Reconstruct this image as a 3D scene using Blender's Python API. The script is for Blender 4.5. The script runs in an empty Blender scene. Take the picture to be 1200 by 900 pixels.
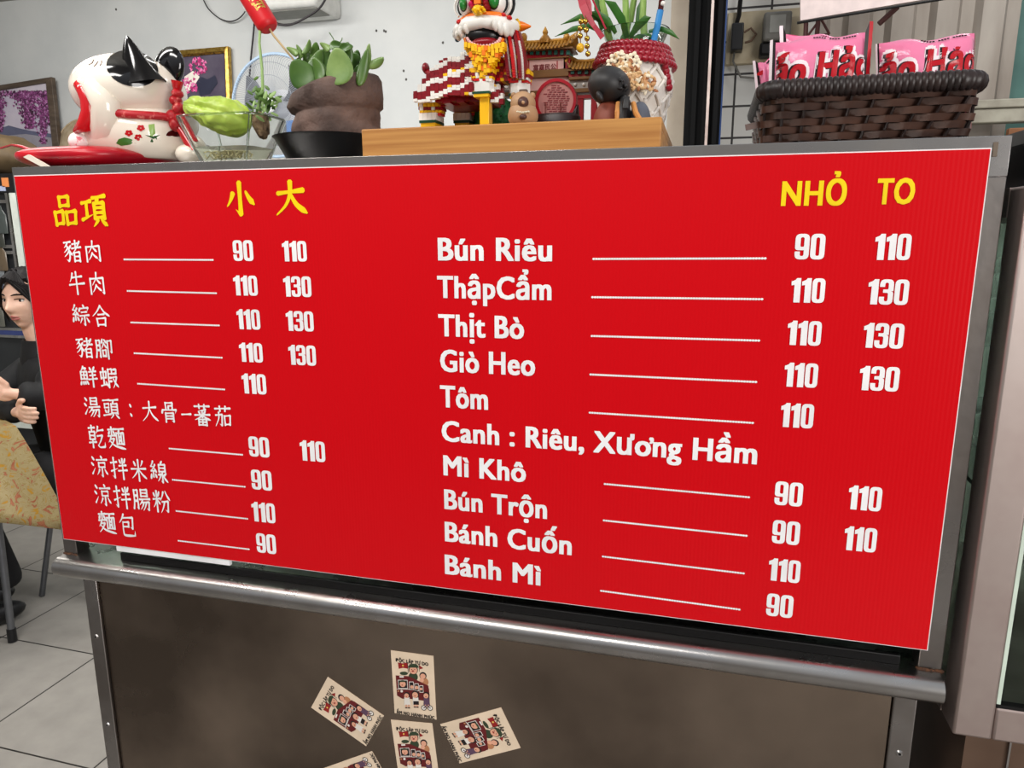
import bpy, bmesh, math, random
from mathutils import Vector, Matrix, noise
random.seed(7)
PI = math.pi
scene = bpy.context.scene
COL = scene.collection

# ------------------------------------------------------------------ camera, world, lights, exposure
F = 843.56                                     # focal length in pixels of the 1200 px wide frame
RX = Vector((0.96648679, 0.25671048, -0.00173496))
RY = Vector((-0.05032159, 0.19607413, 0.97929703))
RZ = RX.cross(RY).normalized(); RY = RZ.cross(RX).normalized(); RX.normalize()
CP = Vector((0.9528562, -0.84044447, 1.45))
cd = bpy.data.cameras.new('camera'); cam = bpy.data.objects.new('camera', cd); COL.objects.link(cam)
cd.sensor_width = 36.0; cd.lens = F * 36.0 / 1200.0; cd.clip_start = 0.02
M3 = Matrix((RX, RY, RZ)).transposed()
cam.matrix_world = Matrix.Translation(CP) @ M3.to_4x4()
scene.camera = cam
vs = scene.view_settings
scene.display_settings.display_device = 'sRGB'
vs.view_transform = 'Standard'; vs.look = 'None'; vs.gamma = 1.0; vs.use_curve_mapping = False
vs.exposure = 0.0

world = bpy.data.worlds.new('street_daylight'); scene.world = world; world.use_nodes = True
wn = world.node_tree; wn.nodes.clear()
wo = wn.nodes.new('ShaderNodeOutputWorld'); wb = wn.nodes.new('ShaderNodeBackground')
wt = wn.nodes.new('ShaderNodeTexCoord'); ws = wn.nodes.new('ShaderNodeSeparateXYZ'); wr = wn.nodes.new('ShaderNodeValToRGB')
wr.color_ramp.elements[0].position = 0.0; wr.color_ramp.elements[0].color = (0.13, 0.12, 0.11, 1)
wr.color_ramp.elements[1].position = 1.0; wr.color_ramp.elements[1].color = (0.85, 0.92, 1.0, 1)
e = wr.color_ramp.elements.new(0.48); e.color = (0.30, 0.27, 0.245, 1)
e = wr.color_ramp.elements.new(0.62); e.color = (0.55, 0.56, 0.58, 1)
wm = wn.nodes.new('ShaderNodeMapRange'); wm.inputs[1].default_value = -1; wm.inputs[2].default_value = 1
wn.links.new(wt.outputs['Generated'], ws.inputs[0]); wn.links.new(ws.outputs['Z'], wm.inputs[0])
wn.links.new(wm.outputs[0], wr.inputs[0]); wn.links.new(wr.outputs[0], wb.inputs[0]); wb.inputs[1].default_value = 0.75
wn.links.new(wb.outputs[0], wo.inputs[0])

def area(name, loc, target, sx, sy, power, color=(1, 1, 1)):
    l = bpy.data.lights.new(name, 'AREA'); l.shape = 'RECTANGLE'; l.size = sx; l.size_y = sy; l.energy = power; l.color = color
    o = bpy.data.objects.new(name, l); COL.objects.link(o); o.location = loc
    o.rotation_euler = (Vector(target) - Vector(loc)).to_track_quat('-Z', 'Y').to_euler(); return o
area('fluorescent_light', (-1.7, 1.2, 2.7), (-1.7, 2.2, 0.6), 1.2, 0.25, 31, (1, 0.98, 0.94))
area('fluorescent_light', (0.0, 1.2, 2.7), (-0.1, 2.4, 0.8), 1.2, 0.25, 19, (1, 0.98, 0.94))
area('fluorescent_light', (-0.6, -0.3, 2.5), (-0.8, 3.0, 2.1), 1.2, 0.3, 34, (1, 0.98, 0.95))
area('fluorescent_light', (0.2, -1.2, 2.75), (0.4, -0.3, 0.6), 1.2, 0.25, 24, (1, 0.97, 0.93))
area('street_light', (3.5, -2.1, 1.6), (0.9, 0.0, 1.1), 1.5, 1.4, 72, (1, 0.97, 0.94))
area('alley_light', (2.2, 2.0, 3.6), (1.6, 3.4, 1.8), 1.0, 1.0, 26, (1, 0.98, 0.96))

# ------------------------------------------------------------------ helpers
def at(u, v, y):
    d = RX * ((u - 600) / F) + RY * ((450 - v) / F) - RZ
    return CP + d * ((y - CP.y) / d.y)
def atx(u, v, x):
    d = RX * ((u - 600) / F) + RY * ((450 - v) / F) - RZ
    return CP + d * ((x - CP.x) / d.x)
def mpp(p):                                     # metres per pixel at a point
    return abs((Vector(p) - CP).dot(RZ)) / F

def srgb(r, g, b):
    f = lambda c: (c / 12.92 if c <= 0.04045 else ((c + 0.055) / 1.055) ** 2.4)
    return (f(r / 255), f(g / 255), f(b / 255), 1)

MATS = {}
def mat(name, col, rough=0.5, metal=0.0, spec=0.5, var=None, vscale=20, vdetail=4, vstretch=None, bump=0.0, bscale=60, trans=0.0, ior=1.45,
        emit=0, coat=0.0, vlo=0.35, vhi=0.65, rvar=0.0, alpha=1.0, sss=0.0):
    if name in MATS: return MATS[name]
    m = bpy.data.materials.new(name); m.use_nodes = True; nt = m.node_tree; b = nt.nodes['Principled BSDF']
    c = srgb(*col); b.inputs['Base Color'].default_value = c; b.inputs['Roughness'].default_value = rough
    b.inputs['Metallic'].default_value = metal; b.inputs['Specular IOR Level'].default_value = spec
    b.inputs['Transmission Weight'].default_value = trans; b.inputs['IOR'].default_value = ior; b.inputs['Coat Weight'].default_value = coat
    b.inputs['Alpha'].default_value = alpha
    if sss: b.inputs['Subsurface Weight'].default_value = sss; b.inputs['Subsurface Radius'].default_value = (0.01, 0.004, 0.002)
    if emit: b.inputs['Emission Color'].default_value = c; b.inputs['Emission Strength'].default_value = emit
    tc = nt.nodes.new('ShaderNodeTexCoord'); mp = nt.nodes.new('ShaderNodeMapping'); nt.links.new(tc.outputs['Object'], mp.inputs[0])
    if vstretch: mp.inputs['Scale'].default_value = vstretch
    n = nt.nodes.new('ShaderNodeTexNoise'); n.inputs['Scale'].default_value = vscale; n.inputs['Detail'].default_value = vdetail
    nt.links.new(mp.outputs[0], n.inputs[0])
    if var is None: var = tuple(max(0, int(x * 0.94)) for x in col)
    r = nt.nodes.new('ShaderNodeValToRGB'); r.color_ramp.elements[0].position = vlo; r.color_ramp.elements[1].position = vhi
    r.color_ramp.elements[0].color = c; r.color_ramp.elements[1].color = srgb(*var)
    nt.links.new(n.outputs[0], r.inputs[0]); nt.links.new(r.outputs[0], b.inputs['Base Color'])
    if rvar:
        k = nt.nodes.new('ShaderNodeMapRange'); k.inputs[1].default_value = 0.3; k.inputs[2].default_value = 0.7
        k.inputs[3].default_value = max(0.02, rough - rvar); k.inputs[4].default_value = rough + rvar
        nt.links.new(n.outputs[0], k.inputs[0]); nt.links.new(k.outputs[0], b.inputs['Roughness'])
    if bump:
        n2 = nt.nodes.new('ShaderNodeTexNoise'); n2.inputs['Scale'].default_value = bscale; n2.inputs['Detail'].default_value = 5
        nt.links.new(mp.outputs[0], n2.inputs[0])
        bp = nt.nodes.new('ShaderNodeBump'); bp.inputs['Strength'].default_value = bump; bp.inputs['Distance'].default_value = 0.01
        nt.links.new(n2.outputs[0], bp.inputs['Height']); nt.links.new(bp.outputs[0], b.inputs['Normal'])
    MATS[name] = m; return m

def wloc(o):
    p = Vector((0, 0, 0))
    while o: p += o.location; o = o.parent
    return p

class B:
    """collects geometry in world space and links it as ONE mesh object"""
    def __init__(s): s.v = []; s.f = []; s.mi = []; s.mats = []
    def _m(s, m):
        if m not in s.mats: s.mats.append(m)
        return s.mats.index(m)
    def add(s, vs_, fs, m):
        k = len(s.v); i = s._m(m); s.v += [Vector(p) for p in vs_]
        for f in fs: s.f.append([k + j for j in f]); s.mi.append(i)
        return s
    def hexa(s, p, m):                             # p: 4 bottom, 4 top (same order)
        return s.add(p, [(3, 2, 1, 0), (4, 5, 6, 7), (0, 1, 5, 4), (1, 2, 6, 5), (2, 3, 7, 6), (3, 0, 4, 7)], m)
    def box(s, c, size, m, rot=None):
        c = Vector(c); x, y, z = size[0] / 2, size[1] / 2, size[2] / 2
        p = [Vector(q) for q in ((-x, -y, -z), (x, -y, -z), (x, y, -z), (-x, y, -z), (-x, -y, z), (x, -y, z), (x, y, z), (-x, y, z))]
        if rot: p = [rot @ q for q in p]
        return s.hexa([c + q for q in p], m)
    def rng(s, x0, x1, y0, y1, z0, z1, m): return s.box(((x0 + x1) / 2, (y0 + y1) / 2, (z0 + z1) / 2), (x1 - x0, y1 - y0, z1 - z0), m)
    def prism(s, pts, d, m, back=True):
        n = len(pts); pts = [Vector(p) for p in pts]; d = Vector(d)
        fs = [tuple(range(n))] + [(i, (i + 1) % n, n + (i + 1) % n, n + i) for i in range(n)]
        fs[1:] = [tuple(reversed(f)) for f in fs[1:]]
        if back: fs.append(tuple(reversed(range(n, 2 * n))))
        return s.add(pts + [p + d for p in pts], fs, m)
    def tube(s, pts, r, m, n=8, cap=True, flat=1.0):
        pts = [Vector(p) for p in pts]; N = len(pts)
        rs = r if isinstance(r, (list, tuple)) else [r] * N
        ref = None; vs_ = []; fs = []
        for i, p in enumerate(pts):
            t = (pts[min(i + 1, N - 1)] - pts[max(i - 1, 0)]).normalized()
            if ref is None: ref = t.orthogonal().normalized() if abs(t.z) > 0.9 else Vector((0, 0, 1))
            a = (ref - t * ref.dot(t)).normalized(); b_ = t.cross(a); ref = a
            for k in range(n):
                q = 2 * PI * k / n; vs_.append(p + (a * math.cos(q) * flat + b_ * math.sin(q)) * rs[i])
        for i in range(N - 1):
            for k in range(n):
                fs.append((i * n + k, i * n + (k + 1) % n, (i + 1) * n + (k + 1) % n, (i + 1) * n + k))
        if cap: fs.append(tuple(reversed(range(n)))); fs.append(tuple(range((N - 1) * n, N * n)))
        return s.add(vs_, fs, m)
    def ell(s, c, r, m, rot=None, nu=18, nv=12, fn=None):
        c = Vector(c); r = Vector(r) if not isinstance(r, (int, float)) else Vector((r, r, r)); vs_ = []; fs = []
        for j in range(nv + 1):
            th = PI * j / nv
            for i in range(nu):
                ph = 2 * PI * i / nu; d = Vector((math.sin(th) * math.cos(ph), math.sin(th) * math.sin(ph), math.cos(th)))
                q = Vector((d.x * r.x, d.y * r.y, d.z * r.z))
                if fn: q = fn(d, q)
                vs_.append(c + (rot @ q if rot else q))
        for j in range(nv):
            for i in range(nu):
                a, b_ = j * nu + i, j * nu + (i + 1) % nu
                if j == 0: fs.append((a, a + nu, b_ + nu))
                elif j == nv - 1: fs.append((a, a + nu, b_))
                else: fs.append((a, a + nu, b_ + nu, b_))
        return s.add(vs_, fs, m)
    def lathe(s, c, prof, m, n=28, rot=None, sy=1.0, power=None, jit=None):
        c = Vector(c); vs_ = []; fs = []
        for r, z in prof:
            for k in range(n):
                a = 2 * PI * k / n; ca, sa = math.cos(a), math.sin(a)
                if power: q = (abs(ca) ** power + abs(sa) ** power) ** (-1 / power); ca *= q; sa *= q
                p = Vector((r * ca, r * sa * sy, z))
                if jit: p = jit(p)
                vs_.append(c + (rot @ p if rot else p))
        for i in range(len(prof) - 1):
            for k in range(n): fs.append((i * n + k, i * n + (k + 1) % n, (i + 1) * n + (k + 1) % n, (i + 1) * n + k))
        return s.add(vs_, fs, m)
    def disc(s, c, nrm, r, m, n=20, th=0.001):
        nrm = Vector(nrm).normalized(); a = nrm.orthogonal().normalized(); b_ = nrm.cross(a); c = Vector(c)
        return s.prism([c + (a * math.cos(2 * PI * k / n) + b_ * math.sin(2 * PI * k / n)) * r for k in range(n)], nrm * -th, m)
    def build(s, name, parent=None, smooth=35, origin=None, bevel=0, sub=0, doubles=False):
        me = bpy.data.meshes.new(name)
        if parent is not None: off = wloc(parent)
        elif origin is not None: off = Vector(origin)
        else:
            xs = [p.x for p in s.v]; ys = [p.y for p in s.v]; off = Vector(((min(xs) + max(xs)) / 2, (min(ys) + max(ys)) / 2, min(p.z for p in s.v)))
        me.from_pydata([p - off for p in s.v], [], s.f)
        for m in s.mats: me.materials.append(m)
        for i, p in enumerate(me.polygons): p.material_index = s.mi[i]
        bm = bmesh.new(); bm.from_mesh(me)
        if doubles: bmesh.ops.remove_doubles(bm, verts=bm.verts, dist=1e-5)
        bmesh.ops.recalc_face_normals(bm, faces=bm.faces); bm.to_mesh(me); bm.free()
        if smooth:
            for p in me.polygons: p.use_smooth = True
            me.set_sharp_from_angle(angle=math.radians(smooth))
        o = bpy.data.objects.new(name, me); COL.objects.link(o)
        if parent is not None: o.parent = parent
        else: o.location = off
        if bevel:
            md = o.modifiers.new('bevel', 'BEVEL'); md.width = bevel; md.segments = 2; md.limit_method = 'ANGLE'; md.angle_limit = math.radians(40)
        if sub:
            md = o.modifiers.new('sub', 'SUBSURF'); md.levels = sub; md.render_levels = sub
        return o

def tag(o, label, cat, group=None, kind=None):
    o['label'] = label; o['category'] = cat
    if group: o['group'] = group
    if kind: o['kind'] = kind
    return o
def thing(name, loc, label, cat, group=None, rot=None):
    o = bpy.data.objects.new(name, None); COL.objects.link(o); o.location = loc; o.empty_display_size = 0.02
    if rot: o.rotation_euler = rot
    return tag(o, label, cat, group)
def struct(o): o['kind'] = 'structure'; return o
def copy_tree(o, parent=None):
    c = o.copy(); COL.objects.link(c)
    if parent is not None: c.parent = parent
    for ch in list(o.children): copy_tree(ch, c)
    return c

def round_poly(pts, n=4):
    """[(x, y, r)] -> outline with rounded corners"""
    out = []; N = len(pts)
    for i, (x, y, r) in enumerate(pts):
        if r <= 0: out.append((x, y)); continue
        p = Vector((x, y)); a = Vector(pts[i - 1][:2]) - p; b_ = Vector(pts[(i + 1) % N][:2]) - p
        ra = min(r, a.length * 0.5, b_.length * 0.5) if False else r
        a = p + a.normalized() * ra; b_ = p + b_.normalized() * ra
        for k in range(n + 1):
            t = k / n; q = a * (1 - t) ** 2 + p * 2 * t * (1 - t) + b_ * t * t; out.append((q.x, q.y))
    return out
def curve_fill(loops):
    c = bpy.data.curves.new('tmp', 'CURVE'); c.dimensions = '2D'; c.fill_mode = 'BOTH'
    for lp in loops:
        sp = c.splines.new('POLY'); sp.points.add(len(lp) - 1)
        for p, q in zip(sp.points, lp): p.co = (q[0], q[1], 0, 1)
        sp.use_cyclic_u = True
    return _harvest(c)
def _harvest(c):
    o = bpy.data.objects.new('tmp', c); COL.objects.link(o)
    dg = bpy.context.evaluated_depsgraph_get(); dg.update()
    me = bpy.data.meshes.new_from_object(o.evaluated_get(dg))
    v = [(p.co.x, p.co.y) for p in me.vertices]; f = [tuple(p.vertices) for p in me.polygons]
    bpy.data.objects.remove(o); bpy.data.meshes.remove(me); return v, f
TXT = {}
def text2d(s, bold=0.0, res=3):
    """outline text as flat faces; bold thickens the strokes by overlaying shifted copies"""
    k = (s, bold)
    if k not in TXT:
        c = bpy.data.curves.new('tmp', 'FONT'); c.body = s; c.resolution_u = res; c.space_character = 1.0 + bold * 1.9; v, f = _harvest(c)
        if bold:
            V = []; Fs = []
            for j, (dx, dy) in enumerate(((-1, -1), (1, -1), (1, 1), (-1, 1), (0, -1), (0, 1))):
                b0 = len(V); V += [(x + bold * dx, y + bold * 0.42 * dy, j * 0.00002) for x, y in v]; Fs += [tuple(i + b0 for i in q) for q in f]
            v, f = V, Fs
        TXT[k] = (v, f)
    return TXT[k]
DIG = {
    '1': (0.40, [round_poly([(0.13, 0, 0), (0.40, 0, 0), (0.40, 1, 0), (0.22, 1, 0), (0.17, 0.93, 0.04), (0, 0.86, 0), (0, 0.70, 0), (0.13, 0.72, 0)])]),
    '0': (0.54, [round_poly([(0, 0, .2), (.54, 0, .2), (.54, 1, .2), (0, 1, .2)]), round_poly([(.2, .14, .07), (.2, .86, .07), (.34, .86, .07), (.34, .14, .07)])]),
    '9': (0.54, [round_poly([(0, .31, 0), (0, 0, .2), (.54, 0, .2), (.54, 1, .2), (0, 1, .2), (0, .36, .13), (.34, .36, 0), (.34, .13, .07), (.2, .13, .07), (.2, .31, 0)]),
                 round_poly([(.2, .49, .06), (.2, .87, .07), (.34, .87, .07), (.34, .49, .06)])]),
    '3': (0.54, [round_poly([(0, .31, 0), (0, 0, .2), (.54, 0, .2), (.54, .53, .1), (.43, .535, .02), (.54, .54, .0), (.54, 1, .2), (0, 1, .2), (0, .70, 0), (.2, .70, 0), (.2, .87, .07),
                              (.34, .87, .07), (.34, .60, .06), (.14, .60, 0), (.14, .47, 0), (.34, .47, .06), (.34, .13, .07), (.2, .13, .07), (.2, .31, 0)])]),
}
DIGM = {k: curve_fill(v[1]) for k, v in DIG.items()}
def digits2d(s):
    V = []; Fs = []; x = 0
    for ch in s:
        v, f = DIGM[ch]; k = len(V); V += [(p[0] + x, p[1]) for p in v]; Fs += [tuple(i + k for i in q) for q in f]; x += DIG[ch][0] + 0.05
    return V, Fs
def fit2d(V, x0, x1, y0, y1, ylo=None, yhi=None, shear=0.0):
    V = [(p[0], p[1] + shear * (p[0] - math.floor(p[0]))) + tuple(p[2:]) for p in V]
    a, b_ = min(p[0] for p in V), max(p[0] for p in V)
    c = min(p[1] for p in V) if ylo is None else ylo; d = max(p[1] for p in V) if yhi is None else yhi
    return [(x0 + (p[0] - a) / (b_ - a) * (x1 - x0), y0 + (p[1] - c) / (d - c) * (y1 - y0)) + tuple(p[2:]) for p in V]

# brush written characters: every stroke a polyline on a 100 x 100 cell, y down
WATER = '10,10 20,22|4,36 14,46|4,84 22,58'; SILK = '22,4 8,26 26,28|32,18 8,46 34,44|28,36 38,50|21,48 21,72|10,60 6,78|32,58 38,72'
MOON = '8,12 8,60 2,92|8,14 28,12 28,90 22,84|9,36 27,35|9,58 27,57'; PAGE = '46,14 96,8|68,12 62,26|52,28 52,74|52,30 88,27 88,74|53,42 87,41|53,56 87,55|52,70 88,69|62,76 46,94|76,76 95,92'
WHEAT = '6,16 44,12|25,4 25,40|14,22 8,34|34,20 42,32|4,42 46,37|20,44 6,66|16,54 38,51 6,90|14,62 40,80 97,90'
KAI = {
    '品': '32,8 33,38|32,10 68,8 66,36|33,35 66,33|10,52 13,92|10,55 42,50 40,86|13,88 41,85|55,52 57,90|55,54 92,50 88,87|57,87 89,84',
    '項': '4,28 40,22|22,26 22,66|2,76 42,62|' + PAGE, '小': '50,6 50,90 38,80|28,34 10,66|70,32 92,62', '大': '12,38 88,30|50,6 48,40 34,70 8,94|50,40 66,68 94,90',
    '豬': '4,14 42,10|24,14 6,34|16,24 30,44 32,74 24,92|24,92 14,86|24,36 4,54|30,48 4,72|42,26 32,38|32,44 46,66|50,20 90,15|68,4 68,36|46,38 98,32|92,8 46,62|58,54 58,94|58,56 88,53 88,94|59,72 87,71|58,90 88,89',
    '肉': '14,30 14,94|14,32 86,27 86,90 76,84|50,6 46,30 26,56|48,28 70,50|46,56 26,84|46,58 72,78', '牛': '30,10 14,44|26,28 82,22|8,58 94,50|50,4 50,96',
    '綜': SILK + '|68,4 73,13|48,18 44,32|48,20 96,15 90,28|56,36 86,33|46,52 98,47|72,50 72,92 64,86|58,62 46,82|84,60 96,78',
    '合': '50,4 30,30 6,50|50,6 70,32 96,48|34,44 68,41|26,60 30,94|26,62 74,57 70,92|30,88 71,86',
    '腳': MOON + '|46,6 38,24|56,8 66,22|52,22 36,50|54,26 68,46|42,56 44,86|42,58 62,55 60,86|44,84 61,82|74,12 74,96|74,14 96,11 94,66 86,60',
    '鮮': '24,4 8,28|22,14 38,12 30,24|8,28 8,64|8,30 42,27 42,62|25,28 25,62|9,44 41,43|8,62 42,60|8,74 4,88|18,74 20,86|28,72 32,84|38,70 46,84|60,8 66,20|86,4 78,20|54,28 94,23|58,44 90,40|50,62 98,56|74,24 74,96',
    '蝦': '6,24 8,56|6,26 36,22 34,50|8,52 35,49|21,6 21,82|4,88 38,78|32,68 42,88|48,10 48,94|48,12 68,9 68,32|48,32 68,30|49,50 66,48|49,66 66,64|74,12 92,9 91,30|74,30 91,28|72,46 92,43 72,92|74,52 98,88',
    '湯': WATER + '|42,8 42,40|42,10 80,7 80,38|43,23 79,22|42,38 80,36|30,52 96,46|50,52 28,76|44,64 90,60 86,92 76,86|58,64 36,92|74,62 52,94',
    '頭': '4,16 44,12|12,30 12,50|12,32 38,29 37,48|13,48 38,46|14,58 20,70|36,54 30,70|2,84 46,76|' + PAGE, '：': '50,26 56,36|50,68 56,78', '-': '6,54 58,50',
    '骨': '30,6 32,36|30,8 70,6 68,34|46,20 46,34|46,21 68,19|12,38 8,54|12,40 90,36 84,50|28,52 28,94|28,54 72,51 72,90 62,86|29,66 71,64|29,78 71,76',
    '蕃': '8,14 92,10|34,4 35,22|64,3 62,21|70,24 34,32|30,36 38,46|68,32 58,46|8,52 92,47|50,30 50,62|48,52 10,72|52,52 92,70|28,68 28,96|28,70 72,68 72,96|50,69 50,94|29,81 71,80|28,94 72,93',
    '茄': '8,18 92,13|34,6 36,28|66,5 63,27|10,46 46,42 42,90 32,84|28,32 26,60 8,92|58,46 60,88|58,48 90,44 86,86|60,84 87,82',
    '乾': '6,16 42,12|24,4 24,30|10,30 10,62|10,32 40,29 40,60|11,46 39,45|10,62 40,60|4,76 46,71|25,62 25,96|62,6 50,34|58,24 92,19|54,46 84,42 56,84|56,84 66,92 94,88|94,88 96,72',
    '麵': WHEAT + '|48,12 96,8|70,10 65,24|52,26 52,74|52,28 92,25 92,72|65,28 65,70|79,27 79,70|66,43 78,42|66,57 78,56|52,72 92,70',
    '涼': WATER + '|62,4 67,13|34,22 96,17|46,32 46,52|46,34 82,31 82,50|46,52 82,50|64,52 64,92 56,86|48,62 34,84|80,60 94,80',
    '拌': '4,28 40,22|22,4 22,92 12,84|4,64 42,50|56,12 62,26|90,6 82,24|52,38 94,33|46,60 98,54|73,6 73,96', '米': '26,14 34,30|76,8 64,30|8,46 92,40|50,4 50,96|48,46 12,84|52,46 92,82',
    '線': SILK + '|72,2 64,14|54,16 54,48|54,18 88,15 88,46|55,31 87,30|54,46 88,44|71,46 71,92 63,86|48,60 64,57 46,86|92,52 78,64|72,58 98,88',
    '腸': MOON + '|48,8 48,38|48,10 84,7 84,36|49,22 83,21|48,36 84,34|38,50 98,45|56,50 38,72|50,62 92,58 88,92 79,86|62,62 44,90|77,60 58,94',
    '粉': '8,16 14,30|40,10 32,28|4,42 46,37|25,6 25,94|24,44 6,74|28,44 42,60|64,8 46,44|76,6 98,40|54,50 88,46 84,90 74,84|68,50 46,94',
    '包': '34,4 10,40|28,20 84,15 80,62 70,56|28,38 60,35 58,56|30,56 59,54|28,38 28,82 38,92 90,90|90,90 92,72'}
def kai2d(s, w=8.0):
    """brush text as flat ribbons, each stroke a hair in front of the one before"""
    V = []; Fs = []; x0 = 0.0; lay = 0
    for ch in s:
        if ch not in KAI: continue
        for st in KAI[ch].split('|'):
            P = [Vector([float(c) for c in p.split(',')]) for p in st.split()]
            runs = [[P[0]]]                                  # split at sharp turns
            for i in range(1, len(P)):
                runs[-1].append(P[i])
                if i < len(P) - 1 and (P[i] - P[i - 1]).angle(P[i + 1] - P[i]) > 0.9: runs.append([P[i]])
            for ri, r in enumerate(runs):
                L = sum((b - a).length for a, b in zip(r, r[1:])); d = r[-1] - r[0]; pts = []; n = 5
                for k in range(len(r) - 1):
                    for j in range(n + (k == len(r) - 2)):
                        t = j / n; a, b, c, e = r[max(k - 1, 0)], r[k], r[k + 1], r[min(k + 2, len(r) - 1)]
                        pts.append(0.5 * (2 * b + (c - a) * t + (2 * a - 5 * b + 4 * c - e) * t * t + (3 * b - a - 3 * c + e) * t ** 3) if len(r) > 2 else b.lerp(c, t))
                m = len(pts) - 1; fall = d.y > 0 and d.x < -0.30 * d.y; press = d.y > 0.3 * d.x and d.x > 0.3 * d.y; hor = abs(d.y) < 0.3 * abs(d.x); up = d.y < 0 and not hor
                if len(r) == 2 and (fall or press) and L > 24:
                    nr = Vector((-d.y, d.x)).normalized() * (L * 0.05 * (-1 if fall else 1))
                    pts = [p + nr * math.sin(PI * i / m) for i, p in enumerate(pts)]
                def wd(t):
                    if up or (ri and L < 20): return w * (1 - 0.8 * t)
                    if L < 20: return w * (0.5 + 0.75 * math.sin(PI * (0.15 + 0.6 * t)))
                    if fall: return w * (1.12 - 0.78 * t)
                    if press: return w * (0.62 + 0.75 * t if t < 0.82 else 1.235 - 3.6 * (t - 0.82))
                    if hor: return w * (0.98 - 0.36 * math.sin(PI * min(1, t * 1.1)) + 0.16 * t)
                    return w * (1.14 - 0.22 * math.sin(PI * t))
                dirs = [(pts[min(i + 1, m)] - pts[max(i - 1, 0)]).normalized() for i in range(m + 1)]
                row = [(pts[0] - dirs[0] * w * 0.34, dirs[0], wd(0) * 0.45)] + [(p, q, wd(i / m)) for i, (p, q) in enumerate(zip(pts, dirs))] + [(pts[-1] + dirs[-1] * w * 0.34, dirs[-1], wd(1) * 0.45)]
                k0 = len(V); lay += 1
                for p, q, ww in row:
                    o = Vector((-q.y, q.x)) * ww * 0.5
                    for z in (p + o, p - o): V.append(((x0 + z.x) / 100, -z.y / 100, lay * 0.000012))
                Fs += [(k0 + 2 * i, k0 + 2 * i + 1, k0 + 2 * i + 3, k0 + 2 * i + 2) for i in range(len(row) - 1)]
        x0 += 72 if ch == '-' else 114
    return V, Fs

# ------------------------------------------------------------------ materials
STEEL = mat('brushed_steel', (150, 145, 142), 0.33, 1.0, var=(120, 113, 108), vscale=9, rvar=0.1, bump=0.04, bscale=40)
STEEL_B = mat('bright_steel', (175, 172, 170), 0.30, 1.0, var=(150, 146, 142), vscale=14, rvar=0.08)
STEEL_D = mat('stained_steel', (152, 136, 122), 0.21, 1.0, var=(98, 86, 76), vscale=3.2, vdetail=10, rvar=0.09, bump=0.03, bscale=9, vlo=0.38, vhi=0.66)
STEEL_N = mat('grey_brown_steel', (196, 182, 176), 0.5, 1.0, var=(168, 150, 144), vscale=8, rvar=0.1)
RUST = mat('rust', (94, 58, 34), 0.9, 0, var=(50, 34, 26), vscale=200)
BLACK = mat('black_plastic', (18, 18, 20), 0.35)
DARK = mat('dark_steel', (30, 29, 29), 0.45, 0.6)
WHITE = mat('white_vinyl', (246, 244, 244), 0.4)
YEL = mat('yellow_vinyl', (250, 216, 0), 0.4)
GLASS = mat('clear_glass', (235, 245, 240), 0.02, 0, trans=1.0, ior=1.45)
PANE = mat('pane_glass', (200, 222, 212), 0.03, 0, trans=1.0, ior=1.1)
WALLM = mat('grey_plaster', (205, 207, 206), 0.85, var=(194, 197, 197), vscale=3, vdetail=8, bump=0.12, bscale=16)

# ------------------------------------------------------------------ the setting
YW = 3.0
ZC = 2.86
XR = at(786, 100, YW).x
def floor_mat():
    m = bpy.data.materials.new('floor_tiles'); m.use_nodes = True; nt = m.node_tree; b = nt.nodes['Principled BSDF']
    tc = nt.nodes.new('ShaderNodeTexCoord'); mp = nt.nodes.new('ShaderNodeMapping'); mp.inputs['Location'].default_value = (1.065 + 0.4366 * 4, -0.99 + 0.456 * 4, 0)
    mp.inputs['Rotation'].default_value = (0, 0, math.radians(0.7))
    br = nt.nodes.new('ShaderNodeTexBrick'); br.offset = 0; br.squash = 1
    br.inputs['Scale'].default_value = 1; br.inputs['Brick Width'].default_value = 0.4366; br.inputs['Row Height'].default_value = 0.456
    br.inputs['Mortar Size'].default_value = 0.0028; br.inputs['Mortar Smooth'].default_value = 0.1
    br.inputs['Color1'].default_value = srgb(172, 167, 160); br.inputs['Color2'].default_value = srgb(164, 159, 152); br.inputs['Mortar'].default_value = srgb(30, 28, 27)
    n = nt.nodes.new('ShaderNodeTexNoise'); n.inputs['Scale'].default_value = 14; n.inputs['Detail'].default_value = 7
    mx = nt.nodes.new('ShaderNodeMix'); mx.data_type = 'RGBA'; mx.blend_type = 'MULTIPLY'; mx.inputs[0].default_value = 0.35
    nt.links.new(tc.outputs['Object'], mp.inputs[0]); nt.links.new(mp.outputs[0], br.inputs[0]); nt.links.new(tc.outputs['Object'], n.inputs[0])
    nt.links.new(br.outputs[0], mx.inputs[6]); nt.links.new(n.outputs[0], mx.inputs[7]); nt.links.new(mx.outputs[2], b.inputs['Base Color'])
    b.inputs['Roughness'].default_value = 0.42
    return m
struct(B().rng(-4.2, 3.2, -3.0, 4.6, -0.05, 0, floor_mat()).build('floor', origin=(0, 0, 0), smooth=0))
struct(B().rng(-4.2, XR, YW, YW + 0.12, 0, ZC, WALLM).build('wall_back', origin=(0, YW, 0), smooth=0))
struct(B().rng(-4.2, -4.08, -1.0, YW, 0, ZC, WALLM).build('wall_left', origin=(-4.1, 1, 0), smooth=0))
CEIL = mat('ceiling_board', (150, 148, 142), 0.9)
struct(B().rng(-4.2, XR, -1.6, YW + 0.12, ZC, ZC + 0.06, CEIL).build('ceiling', origin=(0, 0, ZC), smooth=0))
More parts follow.
